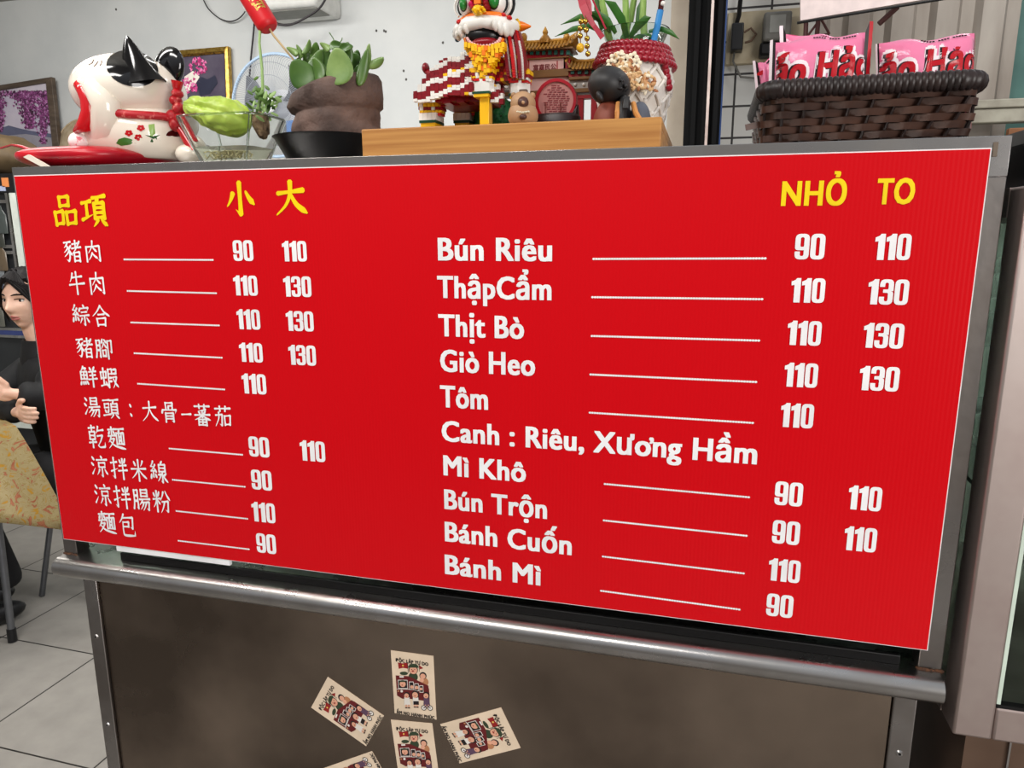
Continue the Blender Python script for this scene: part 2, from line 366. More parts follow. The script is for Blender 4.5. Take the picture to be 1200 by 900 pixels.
# beige column at the end of the wall, dark shutter guide and blue pipe of the shop opening
BEIGE = mat('beige_paint', (178, 166, 150), 0.7, var=(166, 153, 137), vscale=6)
x1 = at(806, 100, 2.9).x; x0 = at(783, 100, 2.9).x
struct(B().rng(x0, x1, 2.9, 3.14, 0, 3.2, BEIGE).build('trim_1', bevel=0.004))
xa = at(803, 100, 2.75).x; xb = at(846, 100, 2.75).x
PITCH = mat('pitch_black_paint', (9, 9, 10), 0.8, spec=0.2)
g = B().rng(xa, xb, 2.78, 2.95, 0, 3.2, PITCH)
for k in range(3):
    q = xa + (xb - xa) * (0.2 + 0.3 * k); g.rng(q, q + 0.02, 2.755, 2.78, 0, 3.2, PITCH)
q = at(829, 100, 2.75).x; g.rng(q, q + 0.012, 2.74, 2.78, 0, 3.2, STEEL_N)
struct(g.build('trim_2', smooth=0))
BLUE = mat('blue_pipe', (52, 80, 132), 0.4, var=(40, 62, 108), vscale=9)
p = at(849, 0, 2.85); p2 = at(845, 170, 2.85)
tag(B().tube([(p.x, 2.85, 0), (p.x, 2.85, 3.2)], 0.016, BLUE, 12).build('downpipe'), 'thin blue pipe running up beside the black shutter guide', 'pipe')

# outside, behind the opening: tiled wall, corrugated sheet, green sheet, rail, awning
def tile_mat():
    m = bpy.data.materials.new('white_wall_tiles'); m.use_nodes = True; nt = m.node_tree; b = nt.nodes['Principled BSDF']
    tc = nt.nodes.new('ShaderNodeTexCoord'); mp = nt.nodes.new('ShaderNodeMapping'); mp.inputs['Rotation'].default_value = (math.radians(90), 0, 0)
    sx = nt.nodes.new('ShaderNodeSeparateXYZ'); cx = nt.nodes.new('ShaderNodeCombineXYZ')
    nt.links.new(tc.outputs['Object'], sx.inputs[0]); nt.links.new(sx.outputs['X'], cx.inputs['X']); nt.links.new(sx.outputs['Z'], cx.inputs['Y'])
    br = nt.nodes.new('ShaderNodeTexBrick'); br.offset = 0; br.squash = 1; br.inputs['Scale'].default_value = 1
    br.inputs['Brick Width'].default_value = 0.165; br.inputs['Row Height'].default_value = 0.165; br.inputs['Mortar Size'].default_value = 0.006
    br.inputs['Color1'].default_value = srgb(206, 205, 200); br.inputs['Color2'].default_value = srgb(196, 194, 188); br.inputs['Mortar'].default_value = srgb(40, 36, 34)
    nt.links.new(cx.outputs[0], br.inputs[0]); nt.links.new(br.outputs[0], b.inputs['Base Color']); b.inputs['Roughness'].default_value = 0.4
    return m
YO = 3.5
xt0 = at(838, 100, YO).x - 0.3; xt1 = at(950, 100, YO).x
struct(B().rng(xt0, xt1, YO, YO + 0.1, 0, 3.4, tile_mat()).build('wall_outside', origin=(at(862, 87, YO).x, YO, at(862, 87, YO).z), smooth=0))
# corrugated sheet
CORR = mat('weathered_corrugated_sheet', (176, 168, 158), 0.7, 0.1, var=(142, 132, 122), vscale=5, vdetail=8, vstretch=(1, 1, 0.25))
xc0 = at(940, 100, 3.62).x; xc1 = at(1168, 60, 3.62).x
pts = []; x = xc0; per = 0.21
while x < xc1:
    for dx, dy in ((0, 0), (0.10, 0), (0.125, 0.05), (0.185, 0.05)): pts.append((x + dx, 3.62 + dy))
    x += per
g = B(); n = len(pts)
vs_ = [(a, b_, 0) for a, b_ in pts] + [(a, b_, 3.3) for a, b_ in pts] + [(a, b_ + 0.004, 0) for a, b_ in pts] + [(a, b_ + 0.004, 3.3) for a, b_ in pts]
g.add(vs_, [(i, i + 1, n + i + 1, n + i) for i in range(n - 1)] + [(2 * n + i, 3 * n + i, 3 * n + i + 1, 2 * n + i + 1) for i in range(n - 1)], CORR)
struct(g.build('wall_corrugated', smooth=0))
GREEN = mat('green_sheet', (82, 120, 112), 0.6, var=(66, 102, 96), vscale=4)
xg = at(1160, 60, 3.7).x
struct(B().rng(xg, xg + 0.8, 3.72, 3.76, 0, 3.2, GREEN).build('wall_green', smooth=0))
BRN = mat('brown_board', (150, 98, 62), 0.7, var=(120, 78, 48), vscale=6)
pa = at(1183, 150, 3.2); pb = at(1215, 200, 3.2)
tag(B().rng(pa.x, pa.x + 0.35, 3.2, 3.24, 0, pa.z, BRN).build('plywood_board', bevel=0.004), 'brown board leaning outside behind the steel cabinet', 'board')
RAIL = mat('grey_rail_paint', (172, 168, 152), 0.6, var=(140, 134, 120), vscale=9)
pa = at(1128, 118, 3.45); pb = at(1128, 145, 3.45)
g = B().rng(pa.x - 0.1, pa.x + 0.75, 3.45, 3.52, pb.z, pb.z + (pa.z - pb.z) * 0.6, RAIL).rng(pa.x - 0.1, pa.x + 0.75, 3.44, 3.54, pb.z + (pa.z - pb.z) * 0.62, pa.z, RAIL)
tag(g.build('guard_rail', bevel=0.006), 'grey horizontal metal rail in front of the corrugated sheet', 'rail')
# awning: a sloping pink white fascia
AWN = mat('pale_pink_canvas', (222, 204, 200), 0.6)
a0, a1, a2 = at(938, 26, 3.1), at(1112, -3, 3.1), at(940, -70, 3.1)
aw = thing('awning', (a0.x, 3.1, a0.z), 'pale pink awning edge sloping across the top above the noodle packs', 'awning')
B().prism([at(938, 24, 3.1), at(1114, -6, 3.1), at(1114, -120, 3.1), at(938, -120, 3.1)], (0, 0.02, 0), AWN).build('canvas', aw, smooth=0)
B().tube([at(934, 27, 3.1), at(1116, -3, 3.1)], 0.006, DARK, 8).build('hem_bar', aw)
MAR = mat('maroon_angle_iron', (92, 52, 50), 0.6)
g = B()
for (u0, v0, u1, v1) in ((946, -10, 944, 45), (962, -10, 957, 48)): g.tube([at(u0, v0, 3.3), at(u1 - (u0 - u1) * 3, v1 + 160, 3.3)], 0.011, MAR, 6)
for (u0, v0, u1, v1) in ((947, 2, 960, 24), (960, 24, 945, 44), (945, 44, 972, 40), (961, 20, 972, 40)): g.tube([at(u0, v0, 3.3), at(u1, v1, 3.3)], 0.006, MAR, 6)
g.tube([at(1030, 28, 3.3), at(1052, 8, 3.3)], 0.013, MAR, 6)
tag(g.build('awning_bracket'), 'maroon angle iron lattice bracket under the pale awning', 'bracket')
# meter board
MB_ = mat('aged_cream_board', (188, 176, 150), 0.7, var=(164, 148, 120), vscale=7)
ME = mat('meter_grey', (112, 110, 104), 0.4, var=(92, 90, 84), vscale=10)
p0, p1 = at(850, 76, 3.46), at(944, 8, 3.46)
mb = thing('meter_board', (p0.x, 3.46, p0.z), 'cream wall board carrying a grey electricity meter and a black fuse box', 'electricity meter')
B().rng(p0.x, p1.x, 3.46, 3.5, p0.z, p1.z, MB_).build('backboard', mb, bevel=0.004)
p0, p1 = at(892, 66, 3.38), at(928, 14, 3.38)
g = B().rng(p0.x, p1.x, 3.34, 3.46, p0.z + (p1.z - p0.z) * 0.32, p1.z, ME).rng(p0.x - 0.01, p1.x - 0.04, 3.36, 3.46, p0.z, p0.z + (p1.z - p0.z) * 0.32, DARK)
mo = g.build('meter', mb, bevel=0.012)
B().rng(p0.x + 0.03, p1.x - 0.03, 3.335, 3.345, p0.z + (p1.z - p0.z) * 0.5, p1.z - 0.02, mat('meter_window', (150, 150, 144), 0.2)).build('meter_window', mo)
p0, p1 = at(856, 60, 3.4), at(872, 27, 3.4)
B().rng(p0.x, p1.x, 3.38, 3.46, p0.z, p1.z, BLACK).build('fuse_box', mb, bevel=0.006)
B().tube([at(868, -5, 3.43), at(866, 18, 3.43), at(863, 28, 3.43)], 0.012, DARK, 6).tube([at(861, 58, 3.43), at(859, 72, 3.43), at(868, 90, 3.43), at(890, 92, 3.43), at(905, 80, 3.43)], 0.006, ME, 6)\
    .tube([at(872, 38, 3.43), at(880, 33, 3.43), at(886, 40, 3.43), at(880, 48, 3.43), at(873, 50, 3.43)], 0.006, mat('brown_cable', (96, 70, 50), 0.6), 6).build('cable', mb)

# ------------------------------------------------------------------ food counter (steel cabinet with the glass case on it)
ZT = 1.5455; ZK = 0.958; XL, XE = -0.0065, 1.2385; YD = 0.46
fc = thing('food_counter', (0.61, 0.2, 0), 'long stainless steel food counter with a glass case frame behind the red menu', 'counter')
B().rng(0.024, 1.218, 0.02, YD - 0.02, 0.05, 0.94, STEEL_D).build('cabinet_body', fc, smooth=0)
B().rng(0.050, 1.192, 0.008, 0.02, 0.05, 0.935, STEEL_D).build('front_panel', fc, bevel=0.001)
for xa, xb in ((0.0245, 0.0495), (1.1925, 1.2175)):
    st = B().rng(xa, xb, 0.003, 0.02, 0.05, 0.94, STEEL).build('corner_strip', fc, bevel=0.0015)
    for z in (0.82, 0.66, 0.5) if xa < 0.5 else (0.845, 0.6):
        p = Vector(((xa + xb) / 2, 0.003, z))
        B().lathe(p, [(0.0001, 0.0022), (0.0028, 0.0018), (0.0042, 0)], STEEL_B, 14, Matrix.Rotation(PI / 2, 3, 'X')).disc(p + Vector((0, -0.0023, 0)), (0, -1, 0), 0.0017, DARK, 6, 0.0004).build('screw', st)
# countertop with the rolled front edge
r = 0.015; yc = -0.009
prof = [(yc + r * math.sin(-a) , ZK - r + r * math.cos(a)) for a in [PI * k / 14 for k in range(15)]] + [(0.012, ZK - 2 * r), (0.012, ZK - 0.02), (YD, ZK - 0.02), (YD, ZK)]
B().prism([(-0.004, a, b_) for a, b_ in prof], (1.24, 0, 0), STEEL_B).build('countertop', fc, smooth=40)
# posts, beams, top
W_ = 0.025
for xa in (XL, XE - W_):
    for ya in (0.0045, YD - W_):
        po = B().rng(xa, xa + W_, ya, ya + W_, ZK, ZT - 0.039, STEEL).build('post', fc, bevel=0.0012)
        if ya < 0.1:
            g = B()
            for k in range(26):
                a = random.random(); q = Vector((xa + W_ * a, ya - 0.002 + random.random() * 0.004, ZK)); g.ell(q, (0.002 + 0.002 * random.random(), 0.002, 0.0012 + 0.0015 * random.random()), RUST, nu=7, nv=5)
            g.build('rust_patch', po)
g = B().rng(XL, XE, 0.0045, 0.0045 + W_, ZT - 0.039, ZT, STEEL_B).rng(XL, XE, YD - W_, YD, ZT - 0.039, ZT, STEEL_B)
g.rng(XL, XL + W_, 0.0045 + W_, YD - W_, ZT - 0.039, ZT, STEEL_B).rng(XE - W_, XE, 0.0045 + W_, YD - W_, ZT - 0.039, ZT, STEEL_B)
g.rng(1.2225, 1.227, 0.0035, 0.0046, ZT - 0.02, ZT - 0.006, mat('brown_slot', (110, 96, 82), 0.7))
g.build('top_frame', fc, bevel=0.0015)
B().rng(XL + W_, XE - W_, 0.03, YD - W_, ZT - 0.012, ZT - 0.001, STEEL_B).build('top_panel', fc, smooth=0)
for xa in (XL + 0.012, XE - 0.016): B().rng(xa, xa + 0.004, 0.03, YD - W_, ZK, ZT - 0.039, PANE).build('side_pane', fc, smooth=0)
B().rng(XL + W_, XE - W_, YD - 0.006, YD - 0.003, ZK, ZT - 0.039, STEEL).build('light_block_panel', fc, smooth=0)  # steel panel added across the case back to block light
B().rng(0.10, 1.195, 0.006, 0.0115, ZK, ZK + 0.012, DARK).build('glass_rail', fc, bevel=0.001)
B().rng(0.10, 0.30, 0.0005, 0.006, ZK + 0.018, ZK + 0.0255, WHITE).build('backing_strip', fc, smooth=0)

# ------------------------------------------------------------------ menu sign
def sign_mat():
    m = bpy.data.materials.new('red_fluted_board'); m.use_nodes = True; nt = m.node_tree; b = nt.nodes['Principled BSDF']
    b.inputs['Base Color'].default_value = srgb(204, 0, 14); b.inputs['Roughness'].default_value = 0.24; b.inputs['Specular IOR Level'].default_value = 0.3
    tc = nt.nodes.new('ShaderNodeTexCoord'); w = nt.nodes.new('ShaderNodeTexWave'); w.bands_direction = 'X'; w.inputs['Scale'].default_value = 70; w.inputs['Distortion'].default_value = 0.3
    n = nt.nodes.new('ShaderNodeTexNoise'); n.inputs['Scale'].default_value = 6; mp = nt.nodes.new('ShaderNodeMapping'); mp.inputs['Scale'].default_value = (4, 1, 1)
    nt.links.new(tc.outputs['Object'], mp.inputs[0]); nt.links.new(mp.outputs[0], n.inputs[0]); nt.links.new(tc.outputs['Object'], w.inputs[0])
    mu = nt.nodes.new('ShaderNodeMath'); mu.operation = 'MULTIPLY'; nt.links.new(w.outputs['Fac'], mu.inputs[0]); nt.links.new(n.outputs[0], mu.inputs[1])
    bp = nt.nodes.new('ShaderNodeBump'); bp.inputs['Strength'].default_value = 0.08; bp.inputs['Distance'].default_value = 0.002
    nt.links.new(mu.outputs[0], bp.inputs['Height']); nt.links.new(bp.outputs[0], b.inputs['Normal'])
    return m
SZ0, SZ1, SW = 0.9838965, 1.5338965, 1.220505
sg = thing('menu_sign', (SW / 2, 0, SZ0), 'wide red menu board with white and yellow lettering on the counter front', 'sign')
RED = sign_mat()
B().rng(0, SW, 0.0008, 0.0044, SZ0, SZ1, WHITE).rng(0.0012, SW - 0.0012, 0, 0.0008, SZ0 + 0.0012, SZ1 - 0.0012, RED).build('board', sg, smooth=0)
def put(V, Fs, m, name, y=-0.0006):
    return B().add([(p[0], y - (p[2] if len(p) > 2 else 0), p[1]) for p in V], Fs, m).build(name, sg, smooth=0)
def row(kind, s, uL, uR, vT, vB, m, name, bold=0.0, shear=0.0):
    vm = (vT + vB) / 2; um = (uL + uR) / 2
    x0, x1 = at(uL, vm, 0).x, at(uR, vm, 0).x; z0, z1 = at(um, vB, 0).z, at(um, vT, 0).z
    if kind == 'num': V, Fs = digits2d(s); V = fit2d(V, x0, x1, z0, z1)
    elif kind == 'cjk': V, Fs = kai2d(s, bold); V = fit2d(V, x0, x1, z0, z1)
    else:
        V, Fs = text2d(s.replace('ơ', 'o'), bold)
        if 'ơ' in s:                                   # the horned o: plain o plus its hook
            xr_ = max(p[0] for p in text2d(s[:s.index('ơ')] + 'o', bold)[0]); hv, hf = text2d(',', bold); hx = min(p[0] for p in hv); k = len(V)
            V = V + [(xr_ - 0.075 + (p[0] - hx) * 0.8, p[1] * 0.8 + 0.5) + tuple(p[2:]) for p in hv]; Fs = Fs + [tuple(i + k for i in f) for f in hf]
        V = fit2d(V, x0, x1, z0, z1, 0.0, 0.727)
    return put(V, Fs, m, name)
A1 = lambda a: (40 + a[0] / 3.3333, 40 + a[1] / 3.3333, 190 + a[2] / 3.3333, 190 + a[3] / 3.3333)
A2 = lambda a: (60 + a[0] / 3.3333, 60 + a[1] / 3.3333, 430 + a[2] / 3.3333, 430 + a[3] / 3.3333)
A3 = lambda a: (490 + a[0] / 2.927, 490 + a[1] / 2.927, 190 + a[2] / 2.927, 190 + a[3] / 2.927)
A4 = lambda a: (490 + a[0] / 2.79, 490 + a[1] / 2.79, 440 + a[2] / 2.79, 440 + a[3] / 2.79)
A5 = lambda a: (860 + a[0] / 3, 860 + a[1] / 3, 180 + a[2] / 3, 180 + a[3] / 3)
A6 = lambda a: (860 + a[0] / 2.044, 860 + a[1] / 2.044, 460 + a[2] / 2.044, 460 + a[3] / 2.044)
CB, CS = 8.6, 0
for s, q in (('品項', A1((75, 287, 124, 254))), ('小', A1((752, 862, 72, 212))), ('大', A1((943, 1067, 68, 208)))): row('cjk', s, *q, YEL, 'heading_lettering', 12.0 if len(s) > 1 else 13.5)
for s, q in (('豬肉', A1((118, 260, 303, 392))), ('牛肉', A1((137, 275, 426, 520))), ('綜合', A1((150, 297, 556, 642))), ('豬腳', A1((167, 308, 686, 768))),
             ('鮮蝦', A2((113, 263, -2, 82))), ('湯頭：大骨-蕃茄', A2((133, 704, 131, 217))), ('乾麵', A2((147, 290, 230, 322))), ('涼拌米線', A2((160, 455, 354, 444))),
             ('涼拌腸粉', A2((173, 466, 468, 558))), ('麵包', A2((187, 328, 568, 657)))): row('cjk', s, *q, WHITE, 'dish_lettering', CB, CS)
for s, q in (('90', A1((778, 856, 305, 386))), ('110', A1((970, 1065, 308, 388))), ('110', A1((780, 873, 443, 521))), ('130', A1((975, 1083, 446, 526))), ('110', A1((793, 883, 575, 653))),
             ('130', A1((985, 1092, 582, 660))), ('110', A1((803, 893, 706, 781))), ('130', A1((995, 1101, 715, 793))), ('110', A2((746, 840, 27, 105))), ('90', A2((773, 852, 273, 351))),
             ('110', A2((973, 1070, 289, 368))), ('90', A2((783, 862, 403, 480))), ('110', A2((785, 875, 530, 606))), ('90', A2((803, 878, 652, 727))),
             ('90', A5((215, 320, 282, 372))), ('110', A5((495, 622, 282, 374))), ('110', A5((201, 320, 438, 524))), ('130', A5((471, 614, 442, 531))), ('110', A5((188, 307, 588, 674))),
             ('130', A5((455, 597, 596, 684))), ('110', A5((177, 295, 736, 821))), ('130', A5((441, 581, 748, 834))), ('110', A6((112, 191, 26, 84))), ('90', A6((98, 165, 214, 271))),
             ('110', A6((274, 354, 224, 282))), ('90', A6((92, 158, 307, 363))), ('110', A6((264, 342, 322, 380))), ('110', A6((83, 159, 399, 453))), ('90', A6((78, 142, 483, 537)))):
    row('num', s, *q, WHITE, 'price_lettering')
for s, q in (('NHỎ', A5((168, 397, 92, 181))), ('TO', A5((503, 637, 83, 176)))): row('lat', s, *q, YEL, 'heading_lettering', 0.038)
for s, q in (('Bún Riêu', A3((68, 460, 256, 337))), ('ThậpCẩm', A3((66, 458, 389, 468))), ('Thịt Bò', A3((70, 364, 522, 600))), ('Giò Heo', A3((76, 402, 646, 724))), ('Tôm', A3((76, 240, 766, 843))),
             ('Canh : Riêu, Xương Hầm', A4((78, 1112, 179, 251))), ('Mì Khô', A4((83, 353, 268, 336))), ('Bún Trộn', A4((86, 422, 384, 451))), ('Bánh Cuốn', A4((88, 503, 496, 563))),
             ('Bánh Mì', A4((88, 402, 600, 666)))): row('lat', s, *q, WHITE, 'dish_lettering', 0.036)
def leader(u0, v0, u1, v1):
    a, b_ = at(u0, v0, 0), at(u1, v1, 0); n = int((b_.x - a.x) / 0.0030); g = B(); h = 0.0011
    for k in range(n):                                 # a row of touching dots
        x = a.x + (b_.x - a.x) * (k + 0.5) / n; z = a.z + (b_.z - a.z) * (k + 0.5) / n; w = 0.00142
        g.add([(x + w * math.cos(t), -0.0006, z + w * math.sin(t)) for t in [2 * PI * j / 6 for j in range(6)]], [(0, 1, 2, 3, 4, 5)], WHITE)
    z = (a.z + b_.z) / 2
    g.add([(a.x, -0.0005, a.z - 0.0007), (b_.x, -0.0005, b_.z - 0.0007), (b_.x, -0.0005, b_.z + 0.0007), (a.x, -0.0005, a.z + 0.0007)], [(0, 1, 2, 3)], WHITE)
    g.build('leader_line', sg, smooth=0)
def seg(Af, a):
    p = Af((a[0], a[2], a[1], a[3])); leader(p[0], p[2], p[1], p[3])
for a in ((350, 380, 702, 382), (363, 503, 715, 512), (377, 626, 726, 638), (390, 746, 737, 764)): seg(A1, a)
for a in ((337, 65, 680, 88), (460, 318, 750, 343), (473, 440, 760, 468), (487, 562, 770, 593), (495, 678, 776, 712)): seg(A2, a)
for a in ((598, 332, 1195, 330), (594, 463, 1184, 470), (592, 596, 1173, 612), (588, 728, 1163, 754)): seg(A3, a)
for a in ((558, 121, 1098, 155), (607, 354, 1085, 398), (604, 473, 1077, 524), (601, 591, 1068, 647), (595, 703, 1054, 765)): seg(A4, a)

# ------------------------------------------------------------------ stickers on the front panel
PAPER = mat('cream_sticker_paper', (236, 212, 184), 0.55)
INK = {k: mat('print_' + k, c, 0.55) for k, c in dict(black=(32, 24, 24), red=(150, 30, 28), maroon=(104, 26, 28), green=(52, 66, 44), skin=(232, 170, 140), white=(240, 232, 222),
       purple=(96, 70, 92), tan=(190, 130, 90), hair=(36, 26, 26), yellow=(236, 190, 90)).items()}
YS = 0.0078
q = [at(460, 762, YS), at(510, 769, YS), at(461, 835, YS)]
SWI = (q[1] - q[0]).length; SHE = (q[2] - q[0]).length
def sticker_proto():
    o = thing('sticker', (0, YS, 0), '', 'sticker', 'cream bus stickers on the steel front')
    def S(px, py):                                    # print layout -> local metres
        x = (px - 98) / 472; y = (py - 68 - 0.13 * (px - 95)) / 705
        return ((x - 0.5) * SWI, (0.5 - y) * SHE)
    o.location = (0, 0, 0)
    B().rng(-SWI / 2, SWI / 2, -0.0004, 0, -SHE / 2, SHE / 2, PAPER).build('paper', o, smooth=0)
    g = B(); lay = [0.0005]
    def poly(pts, k):
        lay[0] += 0.00001; v = [S(*p) for p in pts]; g.add([(a, -lay[0], b_) for a, b_ in v], [tuple(range(len(v)))], INK[k])
    def circ(x, y, r, k, ry=None, a0=0, a1=360, n=18):
        ry = ry or r; poly([(x + r * math.cos(math.radians(a0 + (a1 - a0) * j / n)), y + ry * math.sin(math.radians(a0 + (a1 - a0) * j / n))) for j in range(n + (a1 - a0 < 360))], k)
    def rect(x0, y0, x1, y1, k): poly([(x0, y0), (x1, y0), (x1, y1), (x0, y1)], k)
    poly([(170, 202), (225, 212), (285, 198), (280, 270), (225, 262), (176, 272)], 'red'); circ(226, 236, 12, 'yellow', n=5)
    poly([(408, 228), (452, 264), (412, 276)], 'red'); rect(278, 200, 284, 320, 'black'); rect(404, 228, 409, 300, 'black')
    circ(335, 360, 52, 'green'); circ(340, 280, 52, 'hair'); circ(340, 285, 44, 'skin'); circ(343, 250, 56, 'green', 36, 180, 360); rect(285, 246, 400, 258, 'green'); circ(334, 296, 13, 'red', 9); circ(322, 278, 5, 'black'); circ(356, 278, 5, 'black')
    circ(455, 415, 48, 'tan'); circ(445, 345, 40, 'hair'); circ(443, 352, 30, 'skin'); circ(428, 395, 24, 'skin'); circ(480, 415, 22, 'tan')
    circ(232, 322, 46, 'green', 20)
    poly([(138, 345), (285, 352), (500, 455), (500, 490), (285, 392), (138, 378)], 'maroon'); rect(180, 352, 228, 368, 'white')
    poly([(138, 378), (290, 392), (505, 486), (505, 630), (290, 606), (196, 606), (140, 572)], 'maroon')
    for a in ((158, 394, 268, 492), (284, 412, 336, 504), (344, 432, 392, 516), (398, 452, 442, 532)): rect(*a, 'white'); rect(a[0] + 5, a[1] + 6, a[2] - 5, a[3] - 6, 'hair')
    circ(212, 440, 34, 'skin'); circ(212, 418, 38, 'green', 22, 180, 360); circ(314, 472, 20, 'skin'); circ(368, 478, 20, 'skin'); circ(416, 492, 16, 'skin'); circ(206, 452, 8, 'red', 5)
    rect(140, 494, 290, 500, 'white'); circ(196, 520, 14, 'white'); circ(158, 520, 10, 'tan')
    for x, y, r, c in ((252, 566, 34, 'white'), (350, 556, 42, 'white'), (472, 562, 36, 'purple')):
        poly([(x - 30, y + 20), (x + 28, y + 20), (x + 36, y + 110), (x - 36, y + 110)], c); circ(x, y - 4, r, 'hair'); circ(x - 4, y + 4, r * 0.78, 'skin'); circ(x - 6, y + 14, 7, 'red', 5)
        rect(x - 22, y + 104, x - 6, y + 140, 'skin'); rect(x + 8, y + 104, x + 24, y + 140, 'skin'); rect(x - 26, y + 134, x - 2, y + 146, 'black'); rect(x + 4, y + 134, x + 28, y + 146, 'black')
    rect(322, 628, 384, 668, 'black')
    for x in (437, 508): circ(x, 702, 29, 'black'); circ(x, 702, 22, 'white'); circ(x, 702, 6, 'black')
    poly([(437, 698), (475, 660), (508, 698), (500, 704), (475, 676), (445, 706)], 'purple')
    g.build('printed_picture', o, smooth=0)
    for s, x0, y0, x1, y1 in (('ĐỘC LẬP TỰ DO', 148, 152, 512, 188), ('ẤM NO HẠNH PHÚC', 122, 735, 552, 775)):
        V, Fs = text2d(s, 0.045, 2); a = S(x0, (y1 + y0) / 2); b_ = S(x1, (y0 + y1) / 2 + 0.13 * (x1 - x0)); h = 38 / 705 * SHE
        V = fit2d(V, a[0], b_[0], (a[1] + b_[1]) / 2 - h * 0.5, (a[1] + b_[1]) / 2 + h * 0.5, 0, 0.727)
        B().add([(p[0], -0.0010 - (p[2] if len(p) > 2 else 0), p[1]) for p in V], Fs, INK['black']).build('sticker_lettering', o, smooth=0)
    return o
sp = sticker_proto()
Z8 = lambda x, y: at(340 + x / 3.75, 740 + y / 3.75, YS)
for i, (tl, tr, bl, lab) in enumerate((
    ((450, 83), (637, 108), (453, 357), 'upright cream bus sticker, topmost on the steel front just under the rolled edge'),
    ((95, 340), (170, 202), (330, 500), 'cream bus sticker turned sideways at the left of the upright one'),
    ((925, 335), (1010, 510), (663, 408), 'cream bus sticker turned on its side, farthest right on the steel front'),
    ((443, 387), (625, 403), (448, 665), 'upright cream bus sticker cut by the photo edge, below the topmost one'),
    ((195, 880), (100, 640), (445, 720), 'cream bus sticker at the bottom edge with only one corner in view'))):
    o = sp if i == 0 else copy_tree(sp)
    a, b_, c = Z8(*tl), Z8(*tr), Z8(*bl); d = (b_ - a).normalized()
    if i == 4:
        a = Z8(148, 600); b_ = Z8(360, 525); e = (b_ - a).normalized(); d = Vector((e.z, 0, -e.x)) * -1; ctr = b_ - e * SHE / 2 + Vector((e.z, 0, -e.x)) * SWI / 2
    elif i == 3: ctr = a + d * SWI / 2 + Vector((d.z, 0, -d.x)) * SHE / 2
    else: ctr = (b_ + c) / 2
    o.location = (ctr.x, YS, ctr.z); o.rotation_euler = (0, math.atan2(-d.z, d.x), 0); o['label'] = lab

# ------------------------------------------------------------------ neighbouring steel cabinet on the right
YN = -0.012
n0 = at(1116, 861, YN); n1 = at(1168, 830, YN); XN = n0.x; ZN = n0.z
nb = thing('display_cabinet', (XN + 0.3, 0.25, 0), 'worn steel display cabinet with a glass door, at the right edge beside the red menu', 'cabinet')
ZNT = 1.497; xs = n1.x; w = xs - XN
g = B().rng(XN, xs, YN, YN + 0.045, ZN, ZNT, STEEL_N).rng(xs, XN + 0.62, YN, YN + 0.045, ZN, n1.z, STEEL_N).rng(xs, XN + 0.62, YN, YN + 0.045, ZNT - w, ZNT, STEEL_N).rng(XN + 0.62 - w, XN + 0.62, YN, YN + 0.045, n1.z, ZNT - w, STEEL_N)
g.build('front_frame', nb, bevel=0.003)
B().rng(xs, XN + 0.62 - w, YN + 0.008, YN + 0.013, n1.z, ZNT - w, PANE).build('door_pane', nb, smooth=0)
B().rng(xs, xs + 0.004, YN + 0.002, YN + 0.012, n1.z, ZNT - w, mat('pale_green_gasket', (206, 220, 204), 0.4)).build('gasket', nb, smooth=0)
B().rng(xs, XN + 0.62 - w, YN + 0.001, YN + 0.01, n1.z, n1.z + 0.004, DARK).build('gasket', nb, smooth=0)
B().rng(XN, XN + 0.62, YN + 0.045, 0.52, ZN, ZN + 0.04, STEEL_N).rng(XN, XN + 0.62, 0.48, 0.52, ZN, ZNT, STEEL_B).rng(XN, XN + 0.62, YN + 0.045, 0.52, ZNT - 0.03, ZNT, STEEL_N).build('case_shell', nb, smooth=0)
B().rng(XN + 0.004, XN + 0.009, YN + 0.045, 0.48, ZN + 0.04, ZNT - 0.03, PANE).build('side_pane', nb, smooth=0)
B().rng(XN + 0.02, XN + 0.6, 0.06, 0.46, 1.16, 1.166, STEEL_B).build('shelf', nb, smooth=0)
xl = at(1126, 885, 0.01).x
B().rng(xl, XN + 0.62, 0.004, 0.5, 0.06, ZN, mat('bronze_steel', (128, 104, 88), 0.45, 0.7, var=(104, 82, 68), vscale=7)).build('lower_cabinet', nb, smooth=0)
xk = at(1181, 890, 0.0).x; B().rng(xk, xk + 0.002, 0.001, 0.006, 0.06, ZN - 0.002, STEEL_B).build('door_edge', nb, smooth=0)
g = B(); p = at(1184, 210, 0.03)
g.lathe((XN + 0.30, 0.24, ZNT), [(0.001, 0), (0.24, 0), (0.262, 0.006), (0.272, 0.05), (0.262, 0.068), (0.16, 0.072), (0.001, 0.072)], BLACK, 40, power=5)
tag(g.build('tray', smooth=40), 'black plastic tray lying upside down on top of the worn steel cabinet', 'tray')

